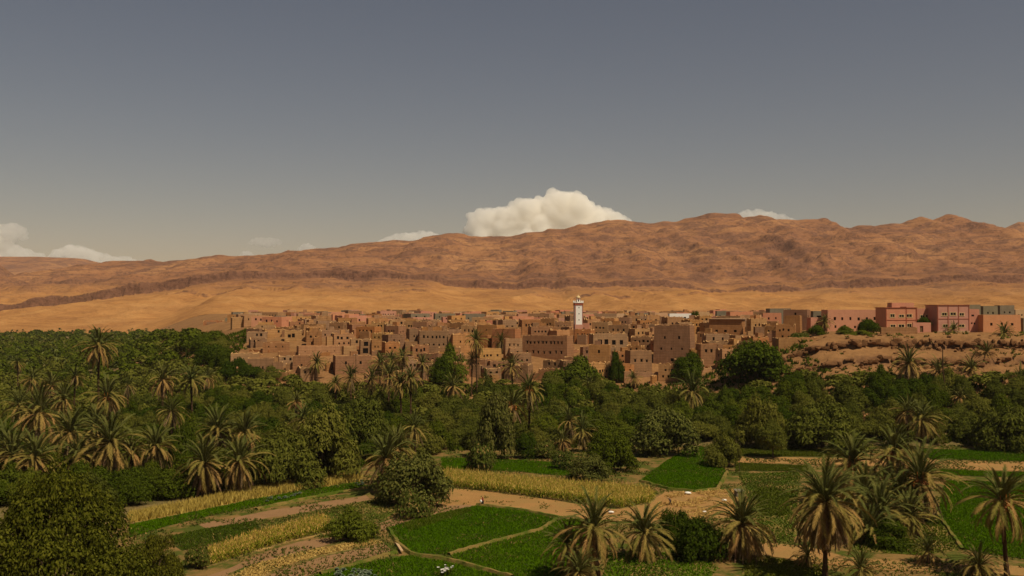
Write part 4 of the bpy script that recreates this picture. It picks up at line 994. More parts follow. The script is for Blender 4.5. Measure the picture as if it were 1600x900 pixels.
def crown_mesh(seed, n, skirt, tan):
    rs = random.Random(seed); Vs, Ts, mi, o = [], [], [], 0
    for (c, v, az, el, roll, s) in frond_plan(rs, n, skirt, tan):
        V_, T_, _, k = FG[(c, v)]; m = np.array(frond_mat(c, az, el, roll, s))
        Vs.append(V_ @ m[:3, :3].T + m[:3, 3]); Ts.append(T_ + o); o += len(V_); mi += [k] * len(T_)
    return mesh_np('crown', np.concatenate(Vs), np.concatenate(Ts), [M[f[3]] for f in FRK], mi)
CROWNS = [crown_mesh(300 + i, (70, 78, 64, 84, 60, 74, 68, 80)[i], (14, 22, 8, 34, 18, 12, 26, 6)[i], (.75, .85, .6, .95, .9, .6, 1.0, .8)[i]) for i in range(8)]
def trunk_mesh(h, r, lean, seed):
    rs = random.Random(seed); n = max(5, int(h / .55)); pts, rad = [], []
    ax = rs.uniform(0, 6.28)
    for i in range(n + 1):
        t = i / n; b = lean * math.sin(t * 1.6)
        pts.append((math.cos(ax) * (b - lean), math.sin(ax) * (b - lean), h * t)); rad.append(r * (1.25 - .35 * min(1, t * 4) ) * (1.12 if i % 2 else .9))
    mb = MB(); mb.tube(pts, rad, 8)
    return mb.mesh('trunk', [M['bark']]), pts[-1]
def dates_mesh(seed):
    rs = random.Random(seed); mb = MB()
    for k in range(34):
        a = rs.uniform(0, 6.28); q = rs.random(); rr = .10 + .26 * math.sin(q * 3.0); c = (math.cos(a) * rr, math.sin(a) * rr, -.3 - q * .8); s = rs.uniform(.07, .12)
        mb.add([(c[0] + s, c[1], c[2]), (c[0] - s, c[1], c[2]), (c[0], c[1] + s, c[2]), (c[0], c[1] - s, c[2]), (c[0], c[1], c[2] + s * 1.4), (c[0], c[1], c[2] - s * 1.4)],
               [(0, 2, 4), (2, 1, 4), (1, 3, 4), (3, 0, 4), (2, 0, 5), (1, 2, 5), (3, 1, 5), (0, 3, 5)])
    mb.tube([(0, 0, .5), (0, 0, .1), (0, 0, -.6)], [.03, .03, .02], 5)
    return mb.mesh('date_cluster', [M['dates']])
DATES = [dates_mesh(1), dates_mesh(2)]
NP = [0]
TAKEN = []
def palm(cx, cyy, w, base, label=None, stem=None, near=False, dates=0, dense=1.0, skirt=None, tan=.8, d=None, zb=None, lean=None, group='date palms of the oasis', kind=None):
    NP[0] += 1; rs = random.Random(NP[0] * 31)
    if d is None: p = on_z(cx, base); d = p.y
    c = at_y(cx, cyy, d); zb = gz(c.x, d) if zb is None else zb
    h = max(1.2, c.z - zb); S = w * d / F / 6.9
    lean = rs.uniform(0, .06) * h if lean is None else lean
    root = link('date_palm', None, None, (c.x, d, zb - .1)); TAKEN.append((c.x, d, min(2.5, 1.4 * S)))
    me, top = trunk_mesh(h + .1, .31 * S ** .5, lean, NP[0]); link('trunk', me, root)
    if near:
        S *= 1.10
        sk = rs.randint(14, 26) if skirt is None else skirt
        for (cl, v, az, el, roll, s) in frond_plan(rs, int(94 * dense), sk, tan):
            o = link('frond', FG[(cl, v)][2], root); o.matrix_basis = Matrix.Translation(top) @ Matrix.Scale(S, 4) @ frond_mat(cl, az, el, roll, s)
    else:
        k = kind if kind is not None else rs.randrange(8)
        link('crown', CROWNS[k], root, top, (rs.uniform(-.16, .16), rs.uniform(-.16, .16), rs.uniform(0, 6.28)), (S, S, S * rs.uniform(.88, 1.12)))
    for i in range(dates):
        a = -1.57 + (i - (dates - 1) / 2) * .8
        link('date_cluster', DATES[i % 2], root, (top[0] + math.cos(a) * .7 * S, top[1] + math.sin(a) * .7 * S, top[2] + .25 * S), (0, 0, i), (S * 1.1,) * 3)
    if label: tag(root, label, 'palm', group)
    else: pend(root, stem or 'date palm', 'palm', group)
    return root
N = dict(near=True)
# foreground and field palms
palm(1290, 784, 108, 903, 'largest foreground palm with broad hanging skirt of dry fronds', dates=0, skirt=64, dense=1.25, lean=.4, **N)
palm(1332, 722, 82, 792, 'left palm of the dense clump with orange dates', dates=3, skirt=30, **N)
palm(1397, 705, 78, 800, 'topmost middle palm of the dense clump, orange crown', dates=4, skirt=30, **N)
palm(1438, 748, 96, 815, 'right palm of the dense clump with long tan fronds', dates=3, skirt=40, **N)
palm(1376, 800, 90, 838, 'low dark palm in shade at centre of dense clump', skirt=40, tan=.4, **N)
palm(1350, 772, 76, 818, 'half hidden palm between left and middle clump palms', skirt=10, tan=.4, **N)
palm(1405, 775, 78, 815, 'half hidden palm under topmost clump palm', skirt=14, tan=.5, **N)
palm(1360, 828, 78, 850, 'lowest shaded palm at front of dense clump', skirt=16, tan=.5, **N)
palm(1420, 808, 74, 838, 'shaded palm under right palm of the dense clump', skirt=14, tan=.4, **N)
palm(1160, 818, 92, 872, 'squat palm with long grey skirt left of largest foreground palm', skirt=42, dense=1.1, **N)
palm(1567, 782, 92, 900, 'rightmost tall palm with open crown and orange dates', dates=3, skirt=8, lean=.5, **N)
palm(928, 826, 90, 908, 'leaning palm at bottom centre with thick trunk', skirt=10, lean=.9, **N)
palm(888, 852, 64, 905, 'small palm behind leaning palm at bottom centre', skirt=10, **N)
palm(1006, 832, 78, 874, 'spiky green palm right of leaning palm', skirt=12, tan=.5, **N)
palm(905, 893, 60, 925, 'low palm at bottom edge under leaning palm', skirt=6, **N)
palm(1345, 890, 56, 912, 'young stemless palm right of largest foreground palm', skirt=0, tan=.3, **N)
palm(1262, 868, 46, 885, 'dry stemless palm at foot of largest foreground palm', skirt=4, tan=1.0, dense=.7, **N)
palm(1450, 862, 44, 882, 'brown stemless palm bush on path at right', skirt=2, tan=1.0, dense=.8, **N)
palm(1530, 884, 60, 908, 'dark low palm at foot of rightmost palm', skirt=6, tan=.4, **N)
palm(603, 716, 72, 772, 'dry-skirted palm beside fig tree', skirt=44, tan=1.0, **N)
palm(620, 700, 62, 762, 'green topped palm behind dry-skirted palm', skirt=12, **N)
# left grove, near
L_ = 'palm in left grove'
for (a, b, w, base, kw) in [(172, 692, 84, 768, dict(skirt=20)), (110, 676, 70, 750, {}), (122, 714, 62, 772, dict(skirt=22)), (62, 645, 76, 720, dict(skirt=24)), (20, 712, 76, 772, dict(skirt=24)), (55, 716, 66, 776, dict(skirt=26)),
                            (243, 697, 62, 762, {}), (340, 672, 64, 735, {}), (383, 676, 58, 735, {}), (320, 724, 72, 776, dict(skirt=30)), (374, 722, 70, 772, dict(skirt=36)), (168, 620, 56, 690, dict(dates=2)), (150, 668, 56, 735, {})]:
    palm(a, b, w, base, None, 'near palm in left grove', near=True, **kw)
palm(154, 541, 50, 672, 'tallest lone palm rising above the left grove', near=True, skirt=14, lean=.3)
for (a, b, w, base) in [(254, 593, 48, 672), (299, 594, 46, 678), (268, 642, 50, 702), (117, 588, 36, 660), (50, 592, 36, 665), (28, 567, 24, 625), (80, 602, 40, 672), (100, 624, 46, 690), (30, 632, 50, 700), (200, 602, 30, 662), (8, 690, 60, 755),
                        (325, 590, 30, 650), (345, 577, 24, 622), (205, 705, 50, 765)]:
    palm(a, b, w, base, None, 'far palm in left grove')
# centre
for (a, b, w, base) in [(548, 590, 38, 668), (525, 599, 28, 660), (580, 592, 36, 668), (593, 568, 32, 650), (612, 562, 32, 648), (629, 558, 32, 645), (660, 568, 30, 645), (608, 586, 44, 672), (626, 599, 44, 680), (642, 590, 38, 680)]:
    palm(a, b, w, base, None, 'palm of thick cluster under village centre', dates=0)
for (a, b, w, base, lab) in [(495, 566, 30, 640, 'single small palm in front of low left mud houses'), (476, 654, 46, 705, 'golden palm among olives left of centre'), (463, 628, 32, 690, 'orange tinged palm behind golden palm'),
                             (708, 604, 40, 668, 'palm with dark trunk below bright green tree'), (744, 533, 36, 652, 'tallest palm in front of dark plain house'), (783, 533, 28, 628, 'slim tall palm in front of dark block'),
                             (738, 560, 24, 650, 'slender palm beside tallest village palm'), (801, 573, 38, 650, 'palm below lit three-storey house'), (827, 608, 54, 690, 'large palm with orange heart in centre'), (800, 633, 56, 698, 'broad palm with hanging tan fronds left of orange heart palm'),
                             (760, 592, 26, 650, 'small dry palm under tall palms'), (884, 580, 28, 640, 'small palm under wide dark facade'), (922, 602, 32, 650, 'tan palm half hidden in olives right of centre'), (990, 592, 26, 645, 'small palm under three-window front house'),
                             (1083, 613, 58, 672, 'broad spreading palm alone in olive belt'), (648, 668, 46, 722, 'tan fronded palm above fig tree'), (911, 673, 46, 706, 'pinkish dry palm beside shrubs'), (890, 657, 42, 700, 'grey palm behind pinkish dry palm'), (880, 690, 30, 716, 'low dry palm bush under grey palm')]:
    palm(a, b, w, base, lab, dates=3 if 'orange' in lab else 0, tan=.9)
# right
for (a, b, w, base, lab) in [(1420, 567, 50, 668, 'tall palm in front of bluff with straight trunk'), (1466, 580, 46, 662, 'palm with tan underside right of tall bluff palm'), (1518, 584, 44, 660, 'wide palm below right end of bluff'), (1542, 588, 36, 655, 'palm behind wide palm below bluff'),
                             (1594, 596, 42, 668, 'palm at right edge below bluff'), (1440, 655, 60, 702, 'shaggy brown palm behind dense clump'), (1418, 642, 46, 700, 'dark palm left of shaggy brown palm'), (1500, 622, 30, 678, 'small palm between bluff palms and shaggy palm'), (1490, 572, 26, 640, 'small crown just behind leaning dead trunk'), (1570, 575, 30, 645, 'small palm near right edge under bluff')]:
    palm(a, b, w, base, lab)
palm(1288, 503, 26, 0, 'bushy palm in front of pink wing', d=400, kind=2)
# dead leaning palm trunk
p = on_z(1478, 672); q = at_y(1473, 545, p.y)
mb = MB(); hh = q.z - gz(p.x, p.y); mb.tube([(0, 0, 0), (-.3, 0, hh * .3), (-.9, 0, hh * .65), (q.x - p.x, 0, hh)], [.3, .24, .2, .14], 8)
o = link('dead_palm', None, None, (p.x, p.y, gz(p.x, p.y))); link('trunk', mb.mesh('trunk', [M['bark']]), o); tag(o, 'leaning bare trunk of a dead palm below bluff', 'palm')
mb = MB()
for k in range(6): mb.tube([(q.x - p.x, 0, hh - .1), (q.x - p.x + .35 * math.cos(k), .35 * math.sin(k), hh + .35)], [.06, .02], 4)
link('leaf_stub', mb.mesh('leaf_stub', [M['bark']]), o)

# ------------------------------------------------------------------ broadleaf trees
def crown_leaves(seed, lobes, n, leaf, mat, spread=.55, flat=.85, up=.25, aspect=1.7, lr=(.30, .52)):
    r2 = np.random.default_rng(seed)
    C = []
    for i in range(lobes):
        v = r2.normal(0, 1, 3); v /= np.linalg.norm(v); v[2] = abs(v[2]) * 1.1 - .35
        C.append(np.array([v[0], v[1], v[2]]) * spread * r2.uniform(.6, 1.15))
    C = np.array(C); rad = r2.uniform(lr[0], lr[1], lobes)
    k = r2.choice(lobes, n, p=rad ** 2 / np.sum(rad ** 2))
    d = r2.normal(0, 1, (n, 3)); d /= np.linalg.norm(d, axis=1)[:, None]; d[:, 2] = np.where(d[:, 2] < -.3, -d[:, 2], d[:, 2])
    rr = rad[k] * r2.uniform(.55, 1.08, n) ** .6
    # small clumps: break the lobe surface
    cl = 1 + .22 * np.sin(d[:, 0] * 9 + k) * np.sin(d[:, 1] * 9 - k) + .12 * np.sin(d[:, 2] * 15 + 2 * k)
    P = C[k] + d * (rr * cl)[:, None]; P[:, 2] *= flat
    nrm = d * 1.05 + r2.normal(0, .45, (n, 3)) + np.array([0, 0, up]); nrm /= np.linalg.norm(nrm, axis=1)[:, None]
    a = np.cross(nrm, r2.normal(0, 1, (n, 3))); a /= np.linalg.norm(a, axis=1)[:, None]; b = np.cross(nrm, a)
    s = leaf * r2.uniform(.6, 1.3, n)[:, None]
    V = np.stack([P - a * s * aspect * .5, P - b * s * .5 + nrm * s * .12, P + a * s * aspect * .5, P + b * s * .5 + nrm * s * .12], 1).reshape(-1, 3)
    lo, hi = np.percentile(P, 1, 0), np.percentile(P, 99, 0)
    V[:, :2] = (V[:, :2] - ((lo + hi) / 2)[:2]) / ((hi - lo)[:2] / 2); V[:, 2] = (V[:, 2] - lo[2]) / (hi[2] - lo[2])
    V[:, :2] *= (1.05 - .24 * np.clip(V[:, 2], 0, 1.1) ** 2.6)[:, None]
    return mesh_np('crown', V, np.arange(n * 4).reshape(-1, 4), [M[mat]])
def wood_mesh(seed, limbs=5):
    rs = random.Random(seed); mb = MB()
    mb.tube([(0, 0, -.05), (.01, .02, .2), (.0, .03, .45)], [.075, .05, .042], 7)
    for i in range(limbs):
        a = i * 6.28 / limbs + rs.uniform(-.5, .5); e = rs.uniform(.25, .6); z = rs.uniform(.3, .45)
        p1 = (math.cos(a) * .16, math.sin(a) * .16, z + .18); p2 = (math.cos(a) * e * .8, math.sin(a) * e * .8, z + .42)
        mb.tube([(0, .03, z), p1, p2], [.03, .022, .008], 5)
    return mb.mesh('trunk', [M['bark2']])
TC = {'olive': [crown_leaves(10 + i, (26, 30, 24, 34, 28)[i], 16000, .027, 'olive', aspect=2.8, spread=.62, lr=(.16, .34)) for i in range(5)],
      'broad': [crown_leaves(30 + i, (20, 24, 22)[i], 13000, .034, 'broad', spread=.62, lr=(.18, .36)) for i in range(3)],
      'bright': [crown_leaves(40 + i, 20, 12000, .036, 'bright', spread=.6, lr=(.18, .36)) for i in range(2)],
      'fig': [crown_leaves(50, 26, 9000, .045, 'fig', aspect=1.1, spread=.62, lr=(.18, .34))],
      'golden': [crown_leaves(60, 64, 46000, .0172, 'golden', spread=.74, lr=(.11, .25)), crown_leaves(61, 36, 20000, .026, 'golden', spread=.68, lr=(.14, .3))],
      'bush': [crown_leaves(70 + i, 9, 5000, .055, 'weeds', flat=.8) for i in range(2)]}
TW = [wood_mesh(i) for i in range(4)]
NT = [0]
def tree_at(x, y, zb, wid, hgt, kind, v=None, trunk=.28, name='olive_tree'):
    NT[0] += 1; rs = random.Random(NT[0] * 7)
    root = link(name, None, None, (x, y, zb - .1)); v = rs.randrange(len(TC[kind])) if v is None else v
    link('trunk', TW[NT[0] % 4], root, (0, 0, 0), (0, 0, rs.uniform(0, 6)), (wid * .5, wid * .5, hgt * .75))
    ch = hgt * (1 - trunk)
    link('crown', TC[kind][v], root, (0, 0, hgt - ch), (0, 0, rs.uniform(0, 6.28)), (wid * .5, wid * .5, ch))
    return root
def tree(cx, cyy, w, h, base, kind, label, name='broadleaf_tree', cat='tree', v=None, d=None, trunk=.2, group=None):
    if d is None: d = on_z(cx, base).y
    top = at_y(cx, cyy - h / 2, d); zb = gz(top.x, d); wid = w * d / F
    o = tree_at(top.x, d, zb, wid, max(top.z - zb, 1.0), kind, v, trunk, name); TAKEN.append((top.x, d, wid * .42)); tag(o, label, cat, group); return o
tree(80, 846, 256, 206, 960, 'golden', 'huge golden-green leafy tree filling lower left corner', v=0, trunk=.1)
tree(245, 880, 84, 84, 925, 'golden', 'smaller golden-green tree right of huge corner tree', v=1, trunk=.1)
tree(310, 868, 36, 34, 888, 'bush', 'small green bush at left end of maize strip', 'bush', 'bush')
tree(648, 748, 104, 74, 790, 'fig', 'dense grey-green fig tree beside dirt path', 'fig_tree', 'tree', trunk=.05)
tree(646, 788, 48, 46, 809, 'bush', 'yellow-green round bush below fig tree', 'bush', 'bush', trunk=.05)
tree(550, 816, 72, 50, 842, 'bright', 'round green bush beside maize strip', 'bush', 'bush', trunk=.05)
tree(751, 713, 42, 40, 733, 'bush', 'olive-yellow bush behind left end of maize field', 'bush', 'bush', trunk=.05)
tree(922, 732, 56, 42, 750, 'fig', 'grey-green shrub behind right part of maize field', 'bush', 'bush', trunk=.05)
tree(882, 718, 36, 30, 733, 'bush', 'yellow-green shrub left of grey-green shrub', 'bush', 'bush', trunk=.05)
tree(956, 706, 66, 70, 738, 'broad', 'leafy green tree left of trapezoid plot', trunk=.1)
tree(822, 697, 32, 40, 716, 'broad', 'small upright green tree at edge of narrow plot', trunk=.1)
tree(852, 702, 34, 28, 716, 'bush', 'low brownish shrub right of small upright tree', 'bush', 'bush', trunk=.05)
tree(1040, 676, 92, 72, 710, 'fig', 'broad round tree above trapezoid plot', trunk=.1)
tree(1126, 706, 52, 48, 728, 'olive', 'lone dark round tree at right corner of trapezoid plot', trunk=.1)
tree(1208, 688, 44, 60, 716, 'olive', 'slender tree standing at edge of long green plot', trunk=.3)
tree(1056, 822, 44, 50, 852, 'broad', 'dark green leafy bush behind rounder one near squat palm', 'bush', 'bush', trunk=.05)
tree(1090, 842, 70, 62, 873, 'broad', 'dense round green bush left of squat palm', 'bush', 'bush', trunk=.05)
tree(1388, 832, 74, 40, 852, 'broad', 'dark thicket of shrubs inside the dense palm clump', 'bush', 'bush', trunk=.02)
tree(1182, 572, 96, 74, 0, 'broad', 'big round green tree in front of right village houses', d=366, trunk=.02)
tree(1075, 576, 46, 48, 0, 'broad', 'dark green tree at foot of kasbah', d=394, trunk=.1)
tree(963, 570, 22, 40, 0, 'broad', 'slim green tree between front village houses', d=396, trunk=.05)
tree(702, 568, 58, 52, 0, 'bright', 'bright green tree below wide windowed house', d=396, trunk=.1)
tree(690, 578, 36, 40, 0, 'broad', 'dark green tree left of bright green tree', d=393, trunk=.1)
tree(900, 577, 72, 38, 0, 'bright', 'wide low green tree below widest dark facade', d=392, trunk=.1)
tree(1356, 511, 30, 24, 0, 'broad', 'round dark tree left of school', d=396, trunk=.1)
tree(1320, 519, 22, 20, 0, 'bright', 'bright bush in front of pink wing', 'bush', 'bush', d=394, trunk=.05)
tree(1276, 518, 24, 20, 0, 'broad', 'dark shrub left of bushy palm on terrace', 'bush', 'bush', d=396, trunk=.05)
tree(1250, 524, 28, 10, 0, 'bush', 'low green shrubs row at right end of village', 'bush', 'bush', d=392, trunk=.02)
tree(1340, 521, 40, 10, 0, 'bright', 'low grassy shrub beside round dark tree', 'bush', 'bush', d=392, trunk=.02)
tree(1086, 496, 14, 18, 0, 'broad', 'green tree between two arcades', d=545, trunk=.1)
tree(1444, 500, 20, 9, 0, 'broad', 'small green crown over school entrance wall', 'bush', 'bush', d=405, trunk=.5)
tree(500, 690, 120, 100, 745, 'olive', 'large feathery olive-green tree behind dry crop strip', trunk=.05)
tree(440, 715, 110, 84, 758, 'olive', 'broad feathery tree left of large olive-green tree', trunk=.05)
tree(565, 665, 90, 80, 718, 'olive', 'feathery tree left of dry-skirted palm', trunk=.05)
tree(285, 700, 44, 66, 752, 'broad', 'glossy dark green tree between left palms', trunk=.1)
tree(770, 660, 60, 80, 716, 'fig', 'tall grey-green tree left of broad palm', trunk=.1)
tree(1190, 655, 70, 66, 700, 'olive', 'round olive-green tree above long green plot', trunk=.05)
tree(1285, 665, 110, 74, 702, 'olive', 'wide feathery olive-green tree right of slender tree', trunk=.05)
tree(1570, 668, 90, 60, 703, 'olive', 'brownish feathery tree above far green plot', trunk=.05)
for (a, b_, w, h, d) in [(332, 560, 46, 44, 440), (350, 566, 44, 44, 425), (366, 578, 40, 36, 410), (345, 546, 40, 36, 468), (392, 584, 44, 30, 402), (318, 545, 44, 40, 480), (425, 586, 40, 26, 400), (336, 532, 36, 30, 520)]:
    o = tree(a, b_, w, h, 0, 'olive' if a % 2 else 'broad', None, 'broadleaf_tree', d=d, trunk=.02); del o['category']; pend(o, 'tree hugging left tip of mud village', 'tree', 'trees at the village tip')
# fill: groves between the fields and the village
SKY_T = [(-100, 560), (0, 560), (330, 558), (350, 566), (365, 572), (400, 580), (450, 577), (500, 590), (560, 594), (640, 592), (700, 590), (800, 588), (860, 580), (950, 590), (1000, 602), (1100, 604), (1150, 596), (1230, 578), (1270, 572), (1300, 582), (1330, 580), (1370, 568), (1450, 575), (1560, 572), (1700, 566)]
NEAR = [(-200, 800), (190, 800), (215, 786), (300, 776), (400, 756), (480, 742), (560, 734), (600, 722), (690, 706), (800, 702), (900, 700), (1000, 694), (1080, 690), (1140, 691), (1300, 693), (1700, 697)]
rs = random.Random(99)
_y = 200 + 330 * rng.random(60000) ** .9; _px = rng.uniform(-60, 1680, 60000); _x = (_px - 800) / F * _y
_b = ground(_x, _y); _xb = np.interp(_y, [p[0] for p in XB], [p[1] for p in XB])
_row = 450 - F * ((_b - CAMH) * _ct - _y * _st) / (_y * _ct + (_b - CAMH) * _st)
_ok = ~((_y > 396) & (_x > _xb + 1)) & ~((_y > 392) & (_x > -108)) & ~((_x > 60) & (_x < 110) & (_y > 384)) & ~((_x > 100) & (_y > 352)) & (_row <= interp(_px, NEAR) - 2)
cand = list(zip(_x[_ok].tolist(), _y[_ok].tolist(), _b[_ok].tolist()))
TK = [(a, b, c * .8) for a, b, c in TAKEN]
C1 = poisson(cand, lambda p: 5.6 + max(0, p[1] - 260) * .016, TK)
info = []
for (x, y, b) in C1:
    px = to_px(x, y, b)[0]; top = z_row(interp(px, SKY_T) + rs.uniform(0, 12), y)
    hmax = top - b
    if hmax < 1.8: continue
    wid = rs.uniform(6.0, 10.0); hgt = min(rs.uniform(5.0, 8.5), hmax)
    if hgt < 4: wid = min(wid, hgt * 2.0)
    info.append((wid * hgt / y ** 2, x, y, b, wid, hgt, px))
info.sort(reverse=True)
REST = info[440:]
for (_, x, y, b, wid, hgt, px) in info[:440]:
    q = fbm(np.array([x / 40.]), np.array([y / 40.]), 2)[0] + rs.uniform(-.25, .25)
    kd = 'olive' if q < .12 else 'broad' if q < .5 else 'bright'
    o = tree_at(x, y, b, wid, hgt, kd, None, .12, 'olive_tree' if kd == 'olive' else 'broadleaf_tree')
    zone = 'left grove' if px < 560 else 'grove under village' if px < 1180 else 'grove under bluff'
    row = 'front' if y < 300 else 'second' if y < 335 else 'third' if y < 370 else 'rear'
    pend(o, '%s, %s row of %s' % ({'olive': 'grey-green olive tree', 'broad': 'dark green tree', 'bright': 'light green tree'}[kd], row, zone), 'tree', 'grove trees')
# far grove at left: reads as one mass
_y = 500 + 940 * rng.random(14000) ** .75; _px = rng.uniform(-60, 470, 14000); _x = (_px - 800) / F * _y
_xb = np.interp(_y, [p[0] for p in XB], [p[1] for p in XB]); _ok = _x < _xb - 4; _x, _y = _x[_ok], _y[_ok]
_b = ground(_x, np.minimum(_y, 1370)); _ok = _b < CAMH - (517 - HOR) / F * _y - 6.5; _x, _y, _b = _x[_ok], _y[_ok], _b[_ok]
cand = list(zip(_x.tolist(), _y.tolist(), _b.tolist()))
C2 = poisson(cand, lambda p: 8 + (p[1] - 500) * .009, [])
def low_crown(seed):
    r2 = np.random.default_rng(seed); n = 130 if seed >= 10 else 340
    d = r2.normal(0, 1, (n, 3)); d /= np.linalg.norm(d, axis=1)[:, None]; d[:, 2] = np.abs(d[:, 2]) * 1.1 - .2
    P = d * (r2.uniform(.7, 1.05, n) * (1 + .2 * np.sin(d[:, 0] * 6 + seed) * np.sin(d[:, 1] * 6)))[:, None] * np.array([1, 1, .8])
    nrm = d + r2.normal(0, .5, (n, 3)); nrm /= np.linalg.norm(nrm, axis=1)[:, None]
    a = np.cross(nrm, r2.normal(0, 1, (n, 3))); a /= np.linalg.norm(a, axis=1)[:, None]; b = np.cross(nrm, a); s = (.31 if seed >= 10 else .18) * r2.uniform(.6, 1.2, n)[:, None]
    return np.stack([P - a * s, P - b * s * .7, P + a * s, P + b * s * .7], 1).reshape(-1, 3)
LC = [low_crown(i) for i in range(6)]; LCF = [low_crown(10 + i) for i in range(6)]
groups = {'olive': [], 'broad': [], 'weeds': []}
for (x, y, b) in C2:
    wid = rs.uniform(5, 13); hgt = rs.uniform(3.5, 9.0) * (.8 + .5 * (wid - 5) / 8); g = 'broad' if rs.random() < .75 else 'olive'
    groups[g].append((LC if y < 720 else LCF)[rs.randrange(6)] * np.array([wid * .55, wid * .55, hgt * .55]) + np.array([x, y, b + hgt * .5]))
for (_, x, y, b, wid, hgt, px) in REST:
    groups['olive'].append(LC[rs.randrange(6)] * np.array([wid * .55, wid * .55, hgt * .55]) + np.array([x, y, b + hgt * .5]))
for g, lab in (('olive', 'grey-green trees of far grove massed at left below hills'), ('broad', 'dark green trees of far grove massed at left below hills')):
    V = np.concatenate(groups[g]); tag(link('far_grove', mesh_np('far_grove', V, np.arange(len(V)).reshape(-1, 4), [M[g]])), lab, 'trees', kind='stuff')
# far palms in that grove
Vs, Ts, mi, o_ = [], [], [], 0
low = []
for s in range(3):
    r2 = np.random.default_rng(s); n = 26; az = r2.uniform(0, 6.28, n); el = r2.uniform(-.5, 1.3, n); L = 3.6
    tip = np.stack([np.cos(az) * np.cos(el) * L, np.sin(az) * np.cos(el) * L, np.sin(el) * L - 1.0], 1); mid = tip * .55 + np.array([0, 0, .7]); sd2 = np.stack([-np.sin(az), np.cos(az), 0 * az], 1) * .45
    low.append(np.stack([np.zeros((n, 3)), mid - sd2, tip, mid + sd2], 1).reshape(-1, 3))
PV = []
for i in range(170):
    y = 520 + 860 * rs.random(); px = rs.uniform(-40, 450); x = (px - 800) / F * y
    if x > interp(y, XB) - 16: continue
    PV.append(low[i % 3] * rs.uniform(.8, 1.2) + np.array([x, y, rs.uniform(6.5, 10.5)]))
V = np.concatenate(PV); tag(link('far_palms', mesh_np('far_palms', V, np.arange(len(V)).reshape(-1, 4), [M['fr_green']])), 'tiny palm crowns scattered over far grove at left', 'palms', kind='stuff')
# undergrowth below the groves
cand = [(c[0], c[1], c[2]) for c in cand[:0]]
UP = []
for _ in range(26000):
    y = 205 + 320 * rs.random() ** .9; px = rs.uniform(-60, 1680); x = (px - 800) / F * y
    if y > 392 and x > -108 or x > 112 and y > 350 or (y > 394 and x > interp(y, XB) + 2): continue
    UP.append((x, y))
UP = np.array(UP); b = ground(UP[:, 0], UP[:, 1]); rowb = 450 - F * ((b - CAMH) * _ct - UP[:, 1] * _st) / (UP[:, 1] * _ct + (b - CAMH) * _st); pxs = 800 + F * UP[:, 0] / UP[:, 1]
ok = rowb < np.array([interp(p, NEAR) for p in pxs]); UP = UP[ok]; b = b[ok]
tag(link('undergrowth', tufts('undergrowth', UP, b, 1.5, .8, M['broad'], 6, .5)), 'shrubby undergrowth between the grove trees', 'undergrowth', kind='stuff')
# weeds on bare soil
poly = [(p.x, p.y) for p in wpoly([(200, 830), (400, 770), (560, 740), (690, 705), (1000, 695), (1140, 692), (1640, 698), (1660, 930), (200, 930)])]
Pw = jitter_grid(poly, 0.9)
qn = fbm(Pw[:, 0] / 9, Pw[:, 1] / 9, 4); Pw = Pw[qn > .06]
inpath = np.zeros(len(Pw), bool)
for f in [[(p.x, p.y) for p in wpoly([(640, 775), (690, 762), (760, 768), (850, 780), (960, 796), (1040, 770), (1090, 768), (1150, 770), (1150, 808), (1000, 815), (860, 806), (730, 789), (660, 792)])]]: inpath |= inside(Pw, f)
tag(link('weeds', tufts('weeds', Pw[~inpath], .12, .34, .3, M['weeds'], 4, .6)), 'patchy dry and green weeds over the farm soil', 'weeds', kind='stuff')
poly = [(p.x, p.y) for p in wpoly([(1020, 795), (1045, 770), (1090, 769), (1150, 765), (1172, 790), (1150, 808), (1080, 812), (1000, 814)])]
Pw = jitter_grid(poly, 0.5); Pw = Pw[fbm(Pw[:, 0] / 5, Pw[:, 1] / 5, 3) > .02]
tag(link('straw', tufts('straw', Pw, .15, .3, .3, M['straw'], 3, 1.2)), 'scattered straw litter on cleared ground round stooping person', 'straw', kind='stuff')
poly = [(p.x, p.y) for p in wpoly([(640, 775), (690, 762), (760, 768), (850, 780), (960, 796), (1000, 800), (1000, 815), (860, 806), (730, 789), (660, 792)])]
Pw = jitter_grid(poly, 0.7); Pw = Pw[fbm(Pw[:, 0] / 4, Pw[:, 1] / 4, 4) > .28]
tag(link('weeds', tufts('weeds', Pw, .15, .25, .25, M['weeds'], 3, .8)), 'sparse weeds along the dirt path', 'weeds', kind='stuff')
# scrub on the terrace lip
Ps = np.stack([rng.uniform(95, 230, 500), rng.uniform(352, 398, 500)], 1); Ps = Ps[fbm(Ps[:, 0] / 12, Ps[:, 1] / 12, 3) > .1]
tag(link('scrub', tufts('scrub', Ps, ground(Ps[:, 0], Ps[:, 1]), .9, .7, M['weeds'], 9, .6)), 'sparse dry scrub on the bluff', 'scrub', kind='stuff')
# reed clump
p = on_z(1022, 712)
for k, (px, pr) in enumerate([(1018, 712), (1030, 708)]):
    p = on_z(px, pr); pts = np.array([[0.0, 0.0]] * 34) + rng.normal(0, .9, (34, 2))
    o = link('reed_clump', tufts('reed_clump', pts, 0.0, 3.4, .22, M['fr_green'], 4, .28), None, (p.x, p.y, 0))
    tag(o, ['tall spiky reed clump left of trapezoid plot', 'second reed clump behind first beside trapezoid plot'][k], 'reeds')

